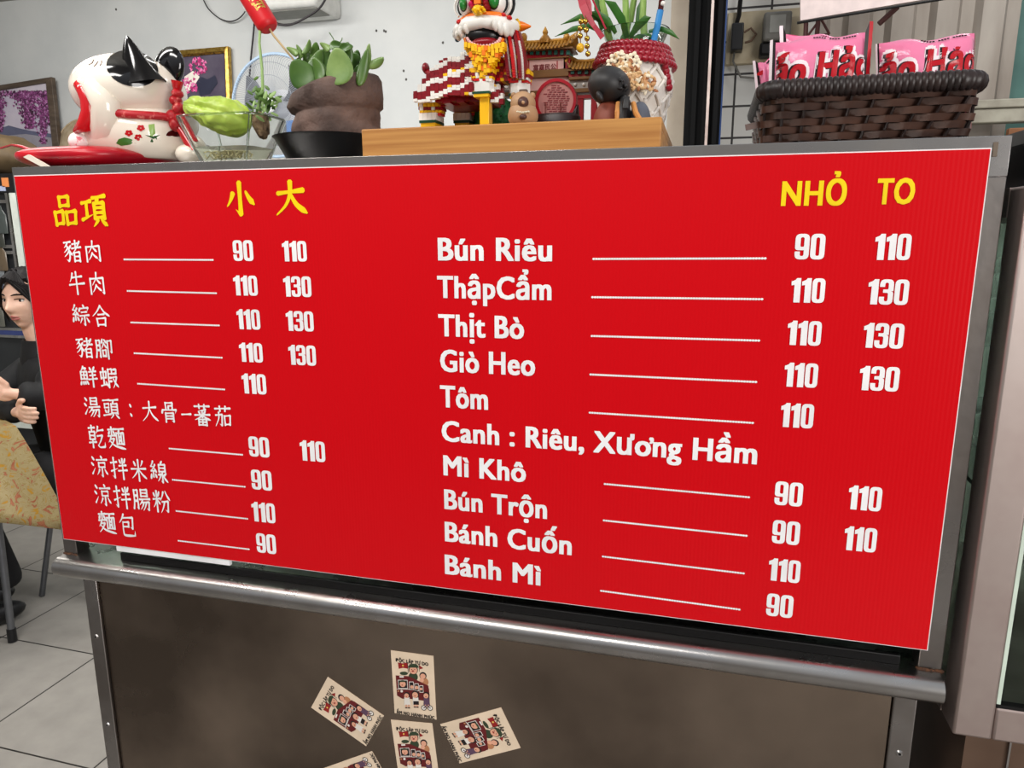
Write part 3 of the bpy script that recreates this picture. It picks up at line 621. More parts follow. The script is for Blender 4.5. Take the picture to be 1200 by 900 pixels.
# ------------------------------------------------------------------ back wall items
AC = mat('aircon_white', (214, 214, 210), 0.5)
p0, p1 = at(282, 13, 2.72), at(366, -70, 2.72)
ac = thing('air_conditioner', (p0.x, 2.8, p0.z), 'underside of a white air conditioner unit high on the grey wall', 'air conditioner')
B().rng(p0.x, p1.x, 2.72, YW, p0.z, p1.z, AC).build('housing', ac, bevel=0.02)
B().rng(p0.x + 0.02, p1.x - 0.02, 2.76, 2.90, p0.z - 0.006, p0.z + 0.01, mat('aircon_louvre_grey', (128, 128, 122), 0.6)).build('louvre', ac, bevel=0.003)  # mid grey louvre strip set into the underside of the housing
CBL = mat('black_cable', (34, 28, 32), 0.5)
def cable(pts, r, lab, y=2.97):
    P = [at(u, v, y) for u, v in pts]; out = []
    for i in range(len(P) - 1):
        a, b_, c, d = P[max(i - 1, 0)], P[i], P[i + 1], P[min(i + 2, len(P) - 1)]
        for k in range(6):
            t = k / 6; out.append(0.5 * ((2 * b_) + (c - a) * t + (2 * a - 5 * b_ + 4 * c - d) * t * t + (3 * b_ - a - 3 * c + d) * t ** 3))
    out.append(P[-1]); tag(B().tube(out, r, CBL, 6).build('cable'), lab, 'cable')
cable([(236, -6), (244, 10), (258, 22), (272, 25), (284, 18), (292, 4)], 0.0035, 'thin dark cable sagging in a loop on the wall left of the red firecracker')
cable([(384, -6), (374, 10), (356, 22), (340, 29), (326, 28), (312, 22)], 0.006, 'thick black cable curving below the air conditioner, right of the red firecracker', 2.69)
cable([(299, 14), (297, 40), (294, 70), (291, 112), (290, 160)], 0.005, 'dark cable hanging straight down the wall behind the fan')
g = B()
for u, v in ((136, 11), (452, 37), (441, 36), (450, 36), (476, 93), (519, 50), (473, 83)):
    g.ell(at(u, v, YW - 0.001), (0.006, 0.004, 0.007), mat('hole_grey', (92, 90, 88), 0.9), nu=8, nv=6)
tag(g.build('wall_specks', origin=(0, YW, 2)), 'small dark specks and holes scattered on the grey wall', 'stain', kind='stuff')

def wist_mat(name, a, b_, c, sc):
    m = bpy.data.materials.new(name); m.use_nodes = True; nt = m.node_tree; b = nt.nodes['Principled BSDF']; b.inputs['Roughness'].default_value = 0.12
    tc = nt.nodes.new('ShaderNodeTexCoord'); mp = nt.nodes.new('ShaderNodeMapping'); mp.inputs['Scale'].default_value = (1, 1, 0.55); nt.links.new(tc.outputs['Object'], mp.inputs[0])
    v = nt.nodes.new('ShaderNodeTexVoronoi'); v.inputs['Scale'].default_value = sc * 9; nt.links.new(mp.outputs[0], v.inputs[0])
    n = nt.nodes.new('ShaderNodeTexNoise'); n.inputs['Scale'].default_value = sc; n.inputs['Detail'].default_value = 3; nt.links.new(mp.outputs[0], n.inputs[0])
    r = nt.nodes.new('ShaderNodeValToRGB'); r.color_ramp.elements[0].color = srgb(*a); r.color_ramp.elements[1].color = srgb(*b_); nt.links.new(v.outputs['Distance'], r.inputs[0])
    r.color_ramp.elements[0].position = 0.1; r.color_ramp.elements[1].position = 0.6
    r2 = nt.nodes.new('ShaderNodeValToRGB'); r2.color_ramp.elements[0].position = 0.46; r2.color_ramp.elements[1].position = 0.52; nt.links.new(n.outputs[0], r2.inputs[0])
    mx = nt.nodes.new('ShaderNodeMix'); mx.data_type = 'RGBA'; mx.inputs[7].default_value = srgb(*c)
    nt.links.new(r2.outputs[0], mx.inputs[0]); nt.links.new(r.outputs[0], mx.inputs[6]); nt.links.new(mx.outputs[2], b.inputs['Base Color'])
    return m
def picture(tl, tr, br, bl, y, fw, mats, lab, inner=None, cluster=None):
    P = [at(u, v, y) for u, v in (tl, tr, br, bl)]; ctr = sum(P, Vector()) / 4
    o = thing('framed_picture', ctr, lab, 'picture'); I = [p + (ctr - p).normalized() * fw * 1.5 for p in P]
    g = B()
    for i in range(4):
        j = (i + 1) % 4; d = Vector((0, 0.03, 0))
        g.hexa([P[i] + d, P[j] + d, I[j] + d, I[i] + d, P[i], P[j], I[j] - Vector((0, 0.006, 0)), I[i] - Vector((0, 0.006, 0))], mats[0])
    f = g.build('frame', o, bevel=0.003)
    if inner:
        J = [p + (ctr - p).normalized() * fw * 0.6 for p in I]; g = B()
        for i in range(4):
            j = (i + 1) % 4; g.hexa([I[i] + Vector((0, .02, 0)), I[j] + Vector((0, .02, 0)), J[j] + Vector((0, .02, 0)), J[i] + Vector((0, .02, 0)), I[i], I[j], J[j] + Vector((0, .005, 0)), J[i] + Vector((0, .005, 0))], inner)
        g.build('beaded_slip', o, smooth=0)
    B().prism([p + Vector((0, 0.012, 0)) for p in I], (0, 0.01, 0), mats[1]).build('print', o, smooth=0)
    return o, I
WOODF = mat('dark_wood_frame', (92, 78, 66), 0.5, var=(72, 60, 50), vscale=9, vstretch=(1, 1, 5))
pic, I = picture((-78, 112), (60, 90), (74, 222), (-70, 240), 2.93, 0.035, (WOODF, mat('pale_sky_print', (206, 198, 208), 0.12, var=(186, 176, 196), vscale=5)), 'dark wood framed picture of hanging purple wisteria at the left edge of the wall')
WS = [mat('wisteria_' + k, c, 0.5) for k, c in (('a', (142, 70, 128)), ('b', (104, 44, 92)), ('c', (192, 130, 184)), ('d', (62, 34, 56)))]
g = B(); rr = random.Random(3)
for cu, v0, v1, wd, n in ((-2, 108, 154, 9, 260), (32, 107, 150, 17, 520), (48, 107, 168, 11, 420), (24, 107, 116, 30, 260), (55, 107, 146, 6, 160)):
    for k in range(n):
        t = rr.random(); u = cu + rr.gauss(0, 0.5) * wd * (1 - t * 0.7) + t * 3; v = v0 + (v1 - v0) * t
        if u > 58: continue
        c = at(u, v, 2.937); s_ = 0.010; a = rr.random() * 6
        g.add([c + Vector((s_ * math.cos(a + j * 2.1), -0.0004 * rr.random(), s_ * math.sin(a + j * 2.1))) for j in range(3)], [(0, 1, 2)], WS[rr.choice((0, 0, 1, 1, 2, 3))])
HILL = mat('print_hills', (96, 98, 124), 0.3); GRD = mat('print_ground', (150, 146, 156), 0.3)
g.add([at(u, v, 2.9385) for u, v in ((-30, 150), (-5, 152), (10, 147), (25, 151), (40, 154), (62, 157), (68, 176), (-30, 190))], [tuple(range(8))], HILL)
g.add([at(u, v, 2.938) for u, v in ((-30, 162), (30, 157), (64, 162), (70, 190), (-30, 200))], [tuple(range(5))], GRD)
g.build('wisteria_print', pic, smooth=0)
GOLD = mat('gold_frame', (196, 164, 84), 0.35, 0.8, var=(150, 116, 50), vscale=60)
pic, I = picture((196, 60), (267, 54), (271, 160), (200, 166), 2.95, 0.022, (GOLD, mat('dark_portrait_print', (74, 66, 84), 0.25, var=(96, 90, 104), vscale=6)), 'gold framed picture of pink flowers behind the ceramic cat ear',
                 mat('gold_beading', (150, 110, 40), 0.5, 0.6, var=(60, 40, 18), vscale=120))
PK = [mat('pink_petal_' + k, c, 0.5) for k, c in (('a', (208, 70, 140)), ('b', (232, 130, 180)), ('c', (180, 40, 110)))]
g = B()
for k in range(260):
    u = rr.uniform(214, 254); v = rr.uniform(68, 110)
    if not ((u - 232) ** 2 + (v - 78) ** 2 < 110 or ((u - 222) ** 2 / 130 + (v - 100) ** 2 / 90 < 1)): continue
    c = at(u, v, 2.9595); a = rr.random() * 6; s_ = 0.011
    g.add([c + Vector((s_ * math.cos(a + j * 2.1), -0.0004 * rr.random(), s_ * math.sin(a + j * 2.1))) for j in range(3)], [(0, 1, 2)], rr.choice(PK))
g.add([at(u, v, 2.9592) for u, v in ((230, 97), (236, 90), (243, 93), (252, 88), (255, 97), (246, 110), (234, 112))], [tuple(range(7))], mat('print_navy', (44, 46, 66), 0.4))
g.add([at(u, v, 2.9598) for u, v in ((216, 90), (226, 83), (234, 90), (228, 100), (216, 112))], [tuple(range(5))], mat('print_white', (220, 220, 224), 0.4))
g.build('flower_print', pic, smooth=0)

# fan
FC = at(323, 124, 2.62); fr = 57 * mpp(FC)
fan = thing('electric_fan', (FC.x, 2.62, FC.z - fr - 0.5), 'round electric fan with a pale blue wire guard in front of the grey wall', 'fan')
FGR = mat('pale_fan_wire', (150, 156, 166), 0.4); FBL = mat('pale_blue_rim', (176, 200, 226), 0.4); FWH = mat('fan_white', (226, 228, 232), 0.35); FGY = mat('fan_blade_grey', (98, 100, 106), 0.35)
ring = lambda r, y, n=48: [(FC.x + r * math.cos(2 * PI * k / n), y, FC.z + r * math.sin(2 * PI * k / n)) for k in range(n + 1)]
B().tube(ring(fr, 2.62), 0.008, FBL, 8, cap=False).build('guard_rim', fan)
g = B()
for k in range(110):
    a = 2 * PI * k / 110; g.tube([(FC.x + rad * math.cos(a + tw), y, FC.z + rad * math.sin(a + tw)) for rad, y, tw in ((0.045, 2.57, 0), (fr * 0.6, 2.555, 0.1), (fr * 0.9, 2.58, 0.16), (fr, 2.62, 0.18))], 0.0011, FGR, 4)
for r_, y in ((fr * 0.55, 2.556), (fr * 0.8, 2.566)): g.tube(ring(r_, y), 0.0015, FGR, 5, cap=False)
g.build('wire_guard', fan)
B().lathe((FC.x, 2.555, FC.z), [(0.001, 0.012), (0.04, 0.01), (0.046, 0.003), (0.046, -0.01)], FWH, 28, Matrix.Rotation(PI / 2, 3, 'X')).build('guard_badge', fan)
for k in range(3):
    a0 = 0.5 + k * 2 * PI / 3; g = B(); pts = []
    for j in range(9):
        t = j / 8; pts.append((FC.x + fr * (0.2 + 0.66 * t) * math.cos(a0 - 0.35 * math.sin(t * 2.4)), 2.62 - 0.01 * t, FC.z + fr * (0.2 + 0.66 * t) * math.sin(a0 - 0.35 * math.sin(t * 2.4))))
    for j in range(9):
        t = 1 - j / 8; pts.append((FC.x + fr * (0.2 + 0.66 * t) * math.cos(a0 + 0.75 * t ** 0.5), 2.65, FC.z + fr * (0.2 + 0.66 * t) * math.sin(a0 + 0.75 * t ** 0.5)))
    g.prism(pts, (0, 0.003, 0), FGY).build('blade', fan, smooth=0)
B().lathe((FC.x, 2.67, FC.z), [(0.001, 0.06), (0.05, 0.055), (0.055, 0), (0.09, -0.01), (0.085, -0.12), (0.05, -0.15), (0.001, -0.15)], FWH, 28, Matrix.Rotation(PI / 2, 3, 'X')).build('motor_housing', fan)
B().tube([(FC.x, 2.72, FC.z), (FC.x, 2.72, 0.06)], 0.018, FWH, 12).lathe((FC.x, 2.72, 0), [(0.2, 0), (0.2, 0.02), (0.05, 0.05), (0.02, 0.07)], FWH, 28).build('stand', fan)
p = at(341, 148, 2.6); B().rng(p.x - 0.03, p.x + 0.03, 2.6, 2.64, p.z - 0.04, p.z + 0.03, mat('blue_badge', (78, 128, 196), 0.4)).build('speed_panel', fan, bevel=0.006)

# ------------------------------------------------------------------ fridge at the left edge, bag on it
YF = 2.15
zt = at(8, 203, YF).z; zh = at(10, 226, YF).z; xr = at(29, 240, YF).x; xr = max(xr, at(36, 300, YF).x) + 0.02
fg = thing('drinks_fridge', (xr - 0.35, YF + 0.3, 0), 'tall drinks fridge with a black header and white door frame behind the seated person', 'fridge')
B().rng(xr - 0.75, xr, YF + 0.03, YF + 0.62, 0.06, zt, mat('fridge_dark', (40, 42, 44), 0.5)).build('fridge_body', fg, bevel=0.006)
B().rng(xr - 0.75, xr, YF, YF + 0.03, zh, zt, BLACK).build('header', fg, bevel=0.003)
p = at(8, 213, YF); B().rng(p.x - 0.03, p.x + 0.012, YF - 0.003, YF, p.z - 0.025, p.z + 0.02, mat('orange_header_print', (226, 140, 80), 0.4)).build('header_print', fg)
p = at(3, 221, YF); B().rng(p.x - 0.05, p.x + 0.02, YF - 0.003, YF, p.z - 0.012, p.z + 0.012, mat('pale_header_print', (180, 190, 220), 0.4)).build('header_print', fg)
x0 = at(11, 235, YF).x; zb = at(20, 312, YF).z
FRW = mat('fridge_white', (224, 230, 222), 0.4)
B().rng(x0, xr, YF, YF + 0.03, 0.5, zh, FRW).rng(xr - 0.75, xr - 0.70, YF, YF + 0.03, 0.5, zh, FRW).rng(xr - 0.75, xr, YF, YF + 0.03, 0.42, 0.5, FRW).build('door_frame', fg, bevel=0.003)
B().rng(x0 - 0.02, x0 - 0.006, YF - 0.004, YF + 0.03, 0.5, zh, STEEL_B).build('door_edge', fg, smooth=0)
for v in (236, 289, 296, 386, 394): z = at(2, v, YF).z; B().rng(xr - 0.70, x0 - 0.02, YF + 0.012, YF + 0.03, z - 0.008, z + 0.008, STEEL_B).build('shelf_edge', fg, smooth=0)
g = B(); z = at(2, 390, YF).z; g.rng(xr - 0.70, x0 - 0.02, YF + 0.01, YF + 0.028, z - 0.012, z + 0.012, mat('blue_shelf_strip', (52, 64, 120), 0.5)); g.build('shelf_strip', fg, smooth=0)
for k, (v, c) in enumerate(((262, (70, 76, 74)), (278, (58, 60, 54)), (306, (98, 84, 66)), (318, (120, 124, 128)), (346, (62, 70, 84)), (372, (96, 96, 88)))):
    z = at(2, v, YF).z; p = at(4, v, YF)
    B().lathe((p.x - 0.03 - 0.02 * (k % 2), YF + 0.012, z - 0.05), [(0.001, 0), (0.04, 0), (0.042, 0.09), (0.02, 0.12), (0.015, 0.14), (0.001, 0.14)], mat('bottle_%d' % k, c, 0.25), 16, sy=0.25).build('bottle', fg)
BAG = mat('brown_bag', (124, 104, 76), 0.6, var=(92, 76, 54), vscale=8, bump=0.25, bscale=14)
c = at(8, 181, YF + 0.14); s_ = mpp(c)
def bagfn(d, q):
    k = 1 + 0.12 * noise.noise(d * 2.2); return Vector((q.x * k, q.y * k, q.z * k if q.z > 0 else q.z * 0.9))
b_ = B().ell((c.x, c.y, zt + 22 * s_), (32 * s_, 0.16, 24 * s_), BAG, nu=24, nv=16, fn=bagfn)
tag(b_.build('bag'), 'rounded brown bag lying on top of the black fridge', 'bag')
HAT = mat('straw_hat', (196, 178, 150), 0.7, var=(176, 156, 126), vscale=30)
c = at(102, 186, 2.97); s_ = mpp(c)
hat = thing('straw_hat', (c.x, 2.97, c.z), 'pale conical straw hat hung on the wall, peeping out behind the red cushion', 'hat')
R90 = Matrix.Rotation(PI / 2, 3, 'X')
B().lathe((c.x, 2.97, c.z), [(44 * s_, 0), (43 * s_, 0.006), (2 * s_, 0.14), (0.0001, 0.14)], HAT, 36, R90).build('cone', hat)
B().tube([(c.x + 44 * s_ * math.cos(2 * PI * k / 36), 2.966, c.z + 44 * s_ * math.sin(2 * PI * k / 36)) for k in range(37)], 0.005, HAT, 6, cap=False).build('brim_ring', hat)

# ------------------------------------------------------------------ table with the gold cloth
e1 = Vector((-0.90, 0.43, 0)).normalized(); e2 = Vector((-0.43, -0.90, 0)).normalized()
ZTB = 0.79
def hitz(u, v, z):
    d = RX * ((u - 600) / F) + RY * ((450 - v) / F) - RZ
    return CP + d * ((z - CP.z) / d.z)
P0 = hitz(17, 499, ZTB + 0.006)
L1, L2 = 0.66, 0.95
tb = thing('dining_table', (P0.x - 0.6, P0.y + 0.1, 0), 'folding dining table on grey tube legs under a gold cloth, at the left edge', 'table')
g = B(); C4 = [P0, P0 + e1 * L1, P0 + e1 * L1 + e2 * L2, P0 + e2 * L2]
ins = lambda p: p + (e1 * L1 / 2 + e2 * L2 / 2 + P0 - p) * 0.03
g.prism([Vector((ins(p).x, ins(p).y, ZTB)) for p in C4], (0, 0, -0.025), mat('table_board', (120, 96, 70), 0.6)).build('tabletop', tb, bevel=0.004)
LEG = mat('grey_tube_leg', (120, 122, 126), 0.35, 0.9)
ft = hitz(15, 752, 0.0); top = P0 + e1 * 0.10 + e2 * 0.06; top.z = ZTB - 0.02
lo = B().tube([ft + Vector((0, 0, 0.005)), top], 0.0125, LEG, 12).build('leg', tb)
d = (top - ft).normalized(); B().tube([ft + Vector((0, 0, 0.002)), ft + d * 0.05], 0.0155, BLACK, 12).build('rubber_foot', lo)
for s1, s2 in ((L1 - 0.1, 0.1), (0.1, L2 - 0.1), (L1 - 0.1, L2 - 0.1)):
    ft = P0 + e1 * s1 + e2 * s2; lo = B().tube([(ft.x, ft.y, 0.005), (ft.x, ft.y, ZTB - 0.02)], 0.0125, LEG, 12).build('leg', tb)
    B().tube([(ft.x, ft.y, 0.002), (ft.x, ft.y, 0.05)], 0.0155, BLACK, 12).build('rubber_foot', lo)
def cloth_mat():
    m = bpy.data.materials.new('gold_flower_cloth'); m.use_nodes = True; nt = m.node_tree; b = nt.nodes['Principled BSDF']
    tc = nt.nodes.new('ShaderNodeTexCoord'); b.inputs['Roughness'].default_value = 0.34; b.inputs['Metallic'].default_value = 0.25
    n = nt.nodes.new('ShaderNodeTexNoise'); n.inputs['Scale'].default_value = 24; n.inputs['Detail'].default_value = 6; n.inputs['Distortion'].default_value = 1.6; nt.links.new(tc.outputs['Object'], n.inputs[0])
    r = nt.nodes.new('ShaderNodeValToRGB'); cr = r.color_ramp; cr.elements[0].position = 0.36; cr.elements[0].color = srgb(190, 140, 40); cr.elements[1].position = 0.40; cr.elements[1].color = srgb(172, 152, 106)
    for p_, c_ in ((0.52, (180, 162, 118)), (0.535, (156, 128, 62)), (0.56, (178, 160, 116)), (0.60, (170, 150, 104)), (0.63, (170, 88, 62)), (0.68, (186, 120, 84))): e = cr.elements.new(p_); e.color = srgb(*c_)
    nt.links.new(n.outputs[0], r.inputs[0]); nt.links.new(r.outputs[0], b.inputs['Base Color'])
    n2 = nt.nodes.new('ShaderNodeTexNoise'); n2.inputs['Scale'].default_value = 60; bp = nt.nodes.new('ShaderNodeBump'); bp.inputs['Strength'].default_value = 0.15; bp.inputs['Distance'].default_value = 0.004
    nt.links.new(tc.outputs['Object'], n2.inputs[0]); nt.links.new(n2.outputs[0], bp.inputs['Height']); nt.links.new(bp.outputs[0], b.inputs['Normal']); return m
CLOTH = cloth_mat()
# draped cloth: rings around the table outline, hem pulled into folds at the corners
OUT = []; seg_n = 26
for i in range(4):
    a, b_ = C4[i], C4[(i + 1) % 4]
    for k in range(seg_n): OUT.append((a.lerp(b_, k / seg_n), i, k / seg_n))
ctr = (C4[0] + C4[2]) / 2
g = B(); V = []; NR = 9; N = len(OUT)
hemP = at(74, 637, 0.0)
for j in range(NR + 1):
    t = j / NR
    for p, i, s_ in OUT:
        nrm = [e2 * -1, e1, e2, e1 * -1][i]
        corner = min(s_, 1 - s_); prev = [e2 * -1, e1, e2, e1 * -1][(i - 1) % 4]; nxt = [e2 * -1, e1, e2, e1 * -1][(i + 1) % 4]
        k = max(0, 1 - corner / 0.16); dirn = (nrm + (prev if s_ < 0.5 else nxt) * (k * 0.95)).normalized()
        drop = 0.30 + 0.10 * k ** 1.5; flare = 0.03 + 0.12 * k ** 1.3
        if i == 0 and 0.2 < s_ < 0.9: drop *= 0.6
        wave = 0.014 * math.sin(s_ * 19 + i) * t * (1 - k)
        q = p + dirn * (0.004 + flare * t ** 0.9 + wave); V.append(Vector((q.x, q.y, ZTB + 0.004 - drop * t + (0.002 if j == 0 else 0))))
fs = [(j * N + a, j * N + (a + 1) % N, (j + 1) * N + (a + 1) % N, (j + 1) * N + a) for j in range(NR) for a in range(N)]
V2 = V + [Vector((ctr.x, ctr.y, ZTB + 0.006))]; fs += [(a, len(V), (a + 1) % N) for a in range(N)]
g.add(V2, fs, CLOTH)
cl = g.build('tablecloth', smooth=60)
md = cl.modifiers.new('thick', 'SOLIDIFY'); md.thickness = 0.0015
tag(cl, 'shiny gold tablecloth printed with red flowers, hanging off the table corner', 'tablecloth')
# ------------------------------------------------------------------ seated person
def build_person():
    D = 2.74
    hp = CP + (RX * ((33 - 600) / F) + RY * ((450 - 352) / F) - RZ) * D           # head centre
    fwd = Vector((0.14, -0.99, 0)).normalized()                                 # where the face looks
    bf = Vector((-0.50, -0.87, 0)).normalized(); bl = Vector((0, 0, 1)).cross(bf)   # body front, body left
    SKIN = mat('skin', (232, 190, 168), 0.5, var=(222, 176, 152), vscale=30, sss=0.1); HAIR = mat('black_hair', (24, 20, 21), 0.62, spec=0.25, var=(17, 15, 16), vscale=40, vstretch=(1, 1, 0.2))
    JKT = mat('black_jacket', (22, 22, 25), 0.75, var=(14, 14, 16), vscale=12, bump=0.3, bscale=22); TRS = mat('black_trousers', (18, 18, 21), 0.8)
    seat = 0.45
    hip = Vector((hp.x, hp.y, seat + 0.10)) - bf * 0.10
    chest = Vector((hp.x, hp.y, hp.z - 0.40)) - bf * 0.06; neck = Vector((hp.x, hp.y, hp.z - 0.20)) - bf * 0.035
    root = thing('person', (hip.x, hip.y, 0), 'person in a black jacket sitting sideways behind the gold table, arms folded', 'person')
    L = {}
    for s in (1, -1):
        sh_ = neck + bl * s * 0.155 + Vector((0, 0, -0.075)); el = sh_ + bl * s * 0.07 + bf * 0.12 + Vector((0, 0, -0.26)); wr = el + bf * 0.17 - bl * s * 0.17 + Vector((0, 0, 0.02 + 0.03 * (s > 0)))
        PP = lambda u, v, d_: CP + (RX * ((u - 600) / F) + RY * ((450 - v) / F) - RZ) * d_
        if s == 1: el, wr = PP(52, 466, 2.66), PP(20, 462, 2.60)
        else: el, wr = PP(-14, 472, 2.80), PP(20, 483, 2.62)
        kn = hip + bl * s * 0.09 + bf * 0.40 + Vector((0, 0, 0.0)); an = kn + Vector((0, 0, -(kn.z - 0.10))) - bf * 0.10; toe = an + bf * 0.15 + Vector((0, 0, -0.06))
        L[s] = (sh_, el, wr, kn, an, toe)
    def skinmesh(name, chains, parent, m, lev=2, extra=None):
        """chains: lists of (point, radius); the first point of later chains names an index to join to"""
        me = bpy.data.meshes.new(name); V = []; E = []; R = []
        for ch in chains:
            prev = None
            for it in ch:
                if isinstance(it, int): prev = it; continue
                V.append(it[0]); R.append(it[1])
                if prev is not None: E.append((prev, len(V) - 1))
                prev = len(V) - 1
        off = wloc(parent); me.from_pydata([v - off for v in V], E, [])
        o = bpy.data.objects.new(name, me); COL.objects.link(o)
        md = o.modifiers.new('skin', 'SKIN'); md.use_smooth_shade = True
        sv = me.skin_vertices[0].data if me.skin_vertices else None
        if sv is None:
            bm = bmesh.new(); bm.from_mesh(me); bm.verts.layers.skin.verify(); bm.to_mesh(me); bm.free(); sv = me.skin_vertices[0].data
        for i, r in enumerate(R): sv[i].radius = (r, r) if not isinstance(r, tuple) else r; sv[i].use_root = (i == 0)
        md = o.modifiers.new('sub', 'SUBSURF'); md.levels = lev; md.render_levels = lev
        dg = bpy.context.evaluated_depsgraph_get(); dg.update(); ev = bpy.data.meshes.new_from_object(o.evaluated_get(dg))
        vs_ = [v.co + off for v in ev.vertices]; fs = [tuple(p.vertices) for p in ev.polygons]
        bpy.data.objects.remove(o); bpy.data.meshes.remove(me); bpy.data.meshes.remove(ev)
        return vs_, fs
    # bare body: torso, limbs, neck, head and hands joined by a voxel remesh into one continuous skin
    g = B()
    body = [[(hip, (0.13, 0.10)), (hip.lerp(chest, 0.5), (0.115, 0.09)), (chest, (0.13, 0.10)), (neck + Vector((0, 0, -0.06)), (0.09, 0.075)), (neck, 0.05), (hp + Vector((0, 0, -0.06)), 0.048)]]
    for s in (1, -1):
        sh_, el, wr, kn, an, toe = L[s]
        body.append([3, (sh_, 0.048), (sh_.lerp(el, 0.5), 0.042), (el, 0.034), (el.lerp(wr, 0.6), 0.027), (wr, 0.022)])
        body.append([0, (hip + bl * s * 0.09 + bf * 0.05, 0.085), (hip.lerp(kn, 0.6) + bl * s * 0.04, 0.07), (kn, 0.055), (kn.lerp(an, 0.35), 0.05), (an, 0.032), (toe, 0.028)])
    g.add(*skinmesh('tmp', body, root, SKIN), SKIN)
    g.tube([chest, neck + Vector((0, 0, -0.05)), neck, hp + Vector((0, 0, -0.04))], [0.08, 0.06, 0.05, 0.046], SKIN, 20)
    for s in (1, -1): g.tube([neck + Vector((0, 0, -0.09)), L[s][0], L[s][0].lerp(L[s][1], 0.3)], [0.06, 0.045, 0.04], SKIN, 14)
    # head, sculpted from a fine sphere
    side = Vector((0, 0, 1)).cross(fwd)                                        # the person's left
    rot = Matrix((side, -fwd, Vector((0, 0, 1)))).transposed()                   # local x = left, y = back, z = up
    G = lambda x, z, x0, z0, sx, sz: math.exp(-((x - x0) / sx) ** 2 - ((z - z0) / sz) ** 2)
    def face(d, q):
        x, y, z = d; fy = max(0.0, -y)
        p = Vector((x * 0.072, y * 0.092, z * 0.112))
        if z < 0: p.x *= 1 - 0.30 * (-z) ** 1.5; p.y *= 1 - (0.10 if y < 0 else 0.42) * (-z) ** 1.2
        X, Z = p.x, p.z
        if y < 0:
            f = 0
            f += 0.021 * G(X, Z, 0, -0.026, 0.013, 0.014) + 0.010 * G(X, Z, 0, -0.004, 0.010, 0.022)          # nose
            f -= 0.010 * (G(X, Z, 0.031, 0.006, 0.017, 0.013) + G(X, Z, -0.031, 0.006, 0.017, 0.013))          # eye sockets
            f += 0.005 * G(X, Z, 0, 0.030, 0.05, 0.012)                                                     # brow
            f += 0.008 * G(X, Z, 0, -0.052, 0.019, 0.005) + 0.009 * G(X, Z, 0, -0.064, 0.016, 0.006) - 0.004 * G(X, Z, 0, -0.058, 0.02, 0.003)  # lips
            f += 0.010 * G(X, Z, 0, -0.094, 0.02, 0.016) - 0.003 * G(X, Z, 0, -0.078, 0.02, 0.006)              # chin
            f += 0.004 * (G(X, Z, 0.045, -0.02, 0.02, 0.02) + G(X, Z, -0.045, -0.02, 0.02, 0.02))              # cheeks
            p.y -= f
        return p
    g.ell(hp, 1, SKIN, rot, 96, 72, face)
    for s in (1, -1): g.ell(hp + side * s * 0.070 - fwd * 0.008 + Vector((0, 0, -0.012)), (0.009, 0.018, 0.03), SKIN, rot, 16, 12)
    for s in (1, -1):                                                           # hands: palm, four fingers, thumb
        sh_, el, wr, kn, an, toe = L[s]; d = (wr - el).normalized(); up = Vector((0, 0, 1)); sd = d.cross(up).normalized()
        palm = wr + d * 0.045; g.tube([el.lerp(wr, 0.3), el.lerp(wr, 0.8), wr + d * 0.012, palm], [0.026, 0.022, 0.019, 0.017], SKIN, 14); g.tube([sh_.lerp(el, 0.2), el, el.lerp(wr, 0.35)], [0.028, 0.028, 0.025], SKIN, 14)
        R3 = Matrix((sd, d, up)).transposed(); g.ell(palm, (0.012, 0.040, 0.033), SKIN, R3, 24, 16)
        for k, ln in enumerate((0.066, 0.076, 0.070, 0.055)):
            ln *= 0.88; b0 = palm + d * 0.030 + up * (0.0245 - 0.0162 * k); cur = sd * -0.35 * 1.0
            b1 = b0 + (d + cur * 0.3).normalized() * ln * 0.45; b2 = b1 + (d + cur * 1.2).normalized() * ln * 0.3; b3 = b2 + (d * 0.6 + cur * 2).normalized() * ln * 0.25
            g.tube([b0 - d * 0.012, b0, b1, b2, b3, b3 + (b3 - b2) * 0.15], [0.0085, 0.0088, 0.0082, 0.0075, 0.0066, 0.003], SKIN, 10)
        t0 = wr + d * 0.03 + up * 0.03; g.tube([t0 - up * 0.015, t0, t0 + d * 0.02 + up * 0.018, t0 + d * 0.045 + up * 0.022, t0 + d * 0.05 + up * 0.022], [0.011, 0.0115, 0.0105, 0.009, 0.004], SKIN, 10)
    o = g.build('body', root)
    md = o.modifiers.new('remesh', 'REMESH'); md.mode = 'VOXEL'; md.voxel_size = 0.0035; md.use_smooth_shade = True
    md = o.modifiers.new('smooth', 'SMOOTH'); md.factor = 0.4; md.iterations = 2
    dg = bpy.context.evaluated_depsgraph_get(); dg.update(); me = bpy.data.meshes.new_from_object(o.evaluated_get(dg)); o.modifiers.clear(); o.data = me
    bm = bmesh.new(); bm.from_mesh(me); seen = set(); best = []                     # keep the one outer skin
    for v0 in bm.verts:
        if v0 in seen: continue
        st_ = [v0]; seen.add(v0); isl = []
        while st_:
            v = st_.pop(); isl.append(v)
            for e_ in v.link_edges:
                w_ = e_.other_vert(v)
                if w_ not in seen: seen.add(w_); st_.append(w_)
        if len(isl) > len(best): best = isl
    keep = set(best); bmesh.ops.delete(bm, geom=[v for v in bm.verts if v not in keep], context='VERTS'); bm.to_mesh(me); bm.free()
    F3 = lambda x, z, dd=0.0: hp + rot @ (lambda p: Vector((p.x, p.y - dd, p.z)))(face(Vector((x / 0.072, -math.sqrt(max(0, 1 - (x / 0.072) ** 2 - (z / 0.112) ** 2)), z / 0.112)), None))
    EYW = mat('eye_white', (226, 220, 214), 0.3); EYD = mat('eye_dark', (20, 14, 12), 0.2); LIP = mat('lip', (178, 98, 92), 0.45)
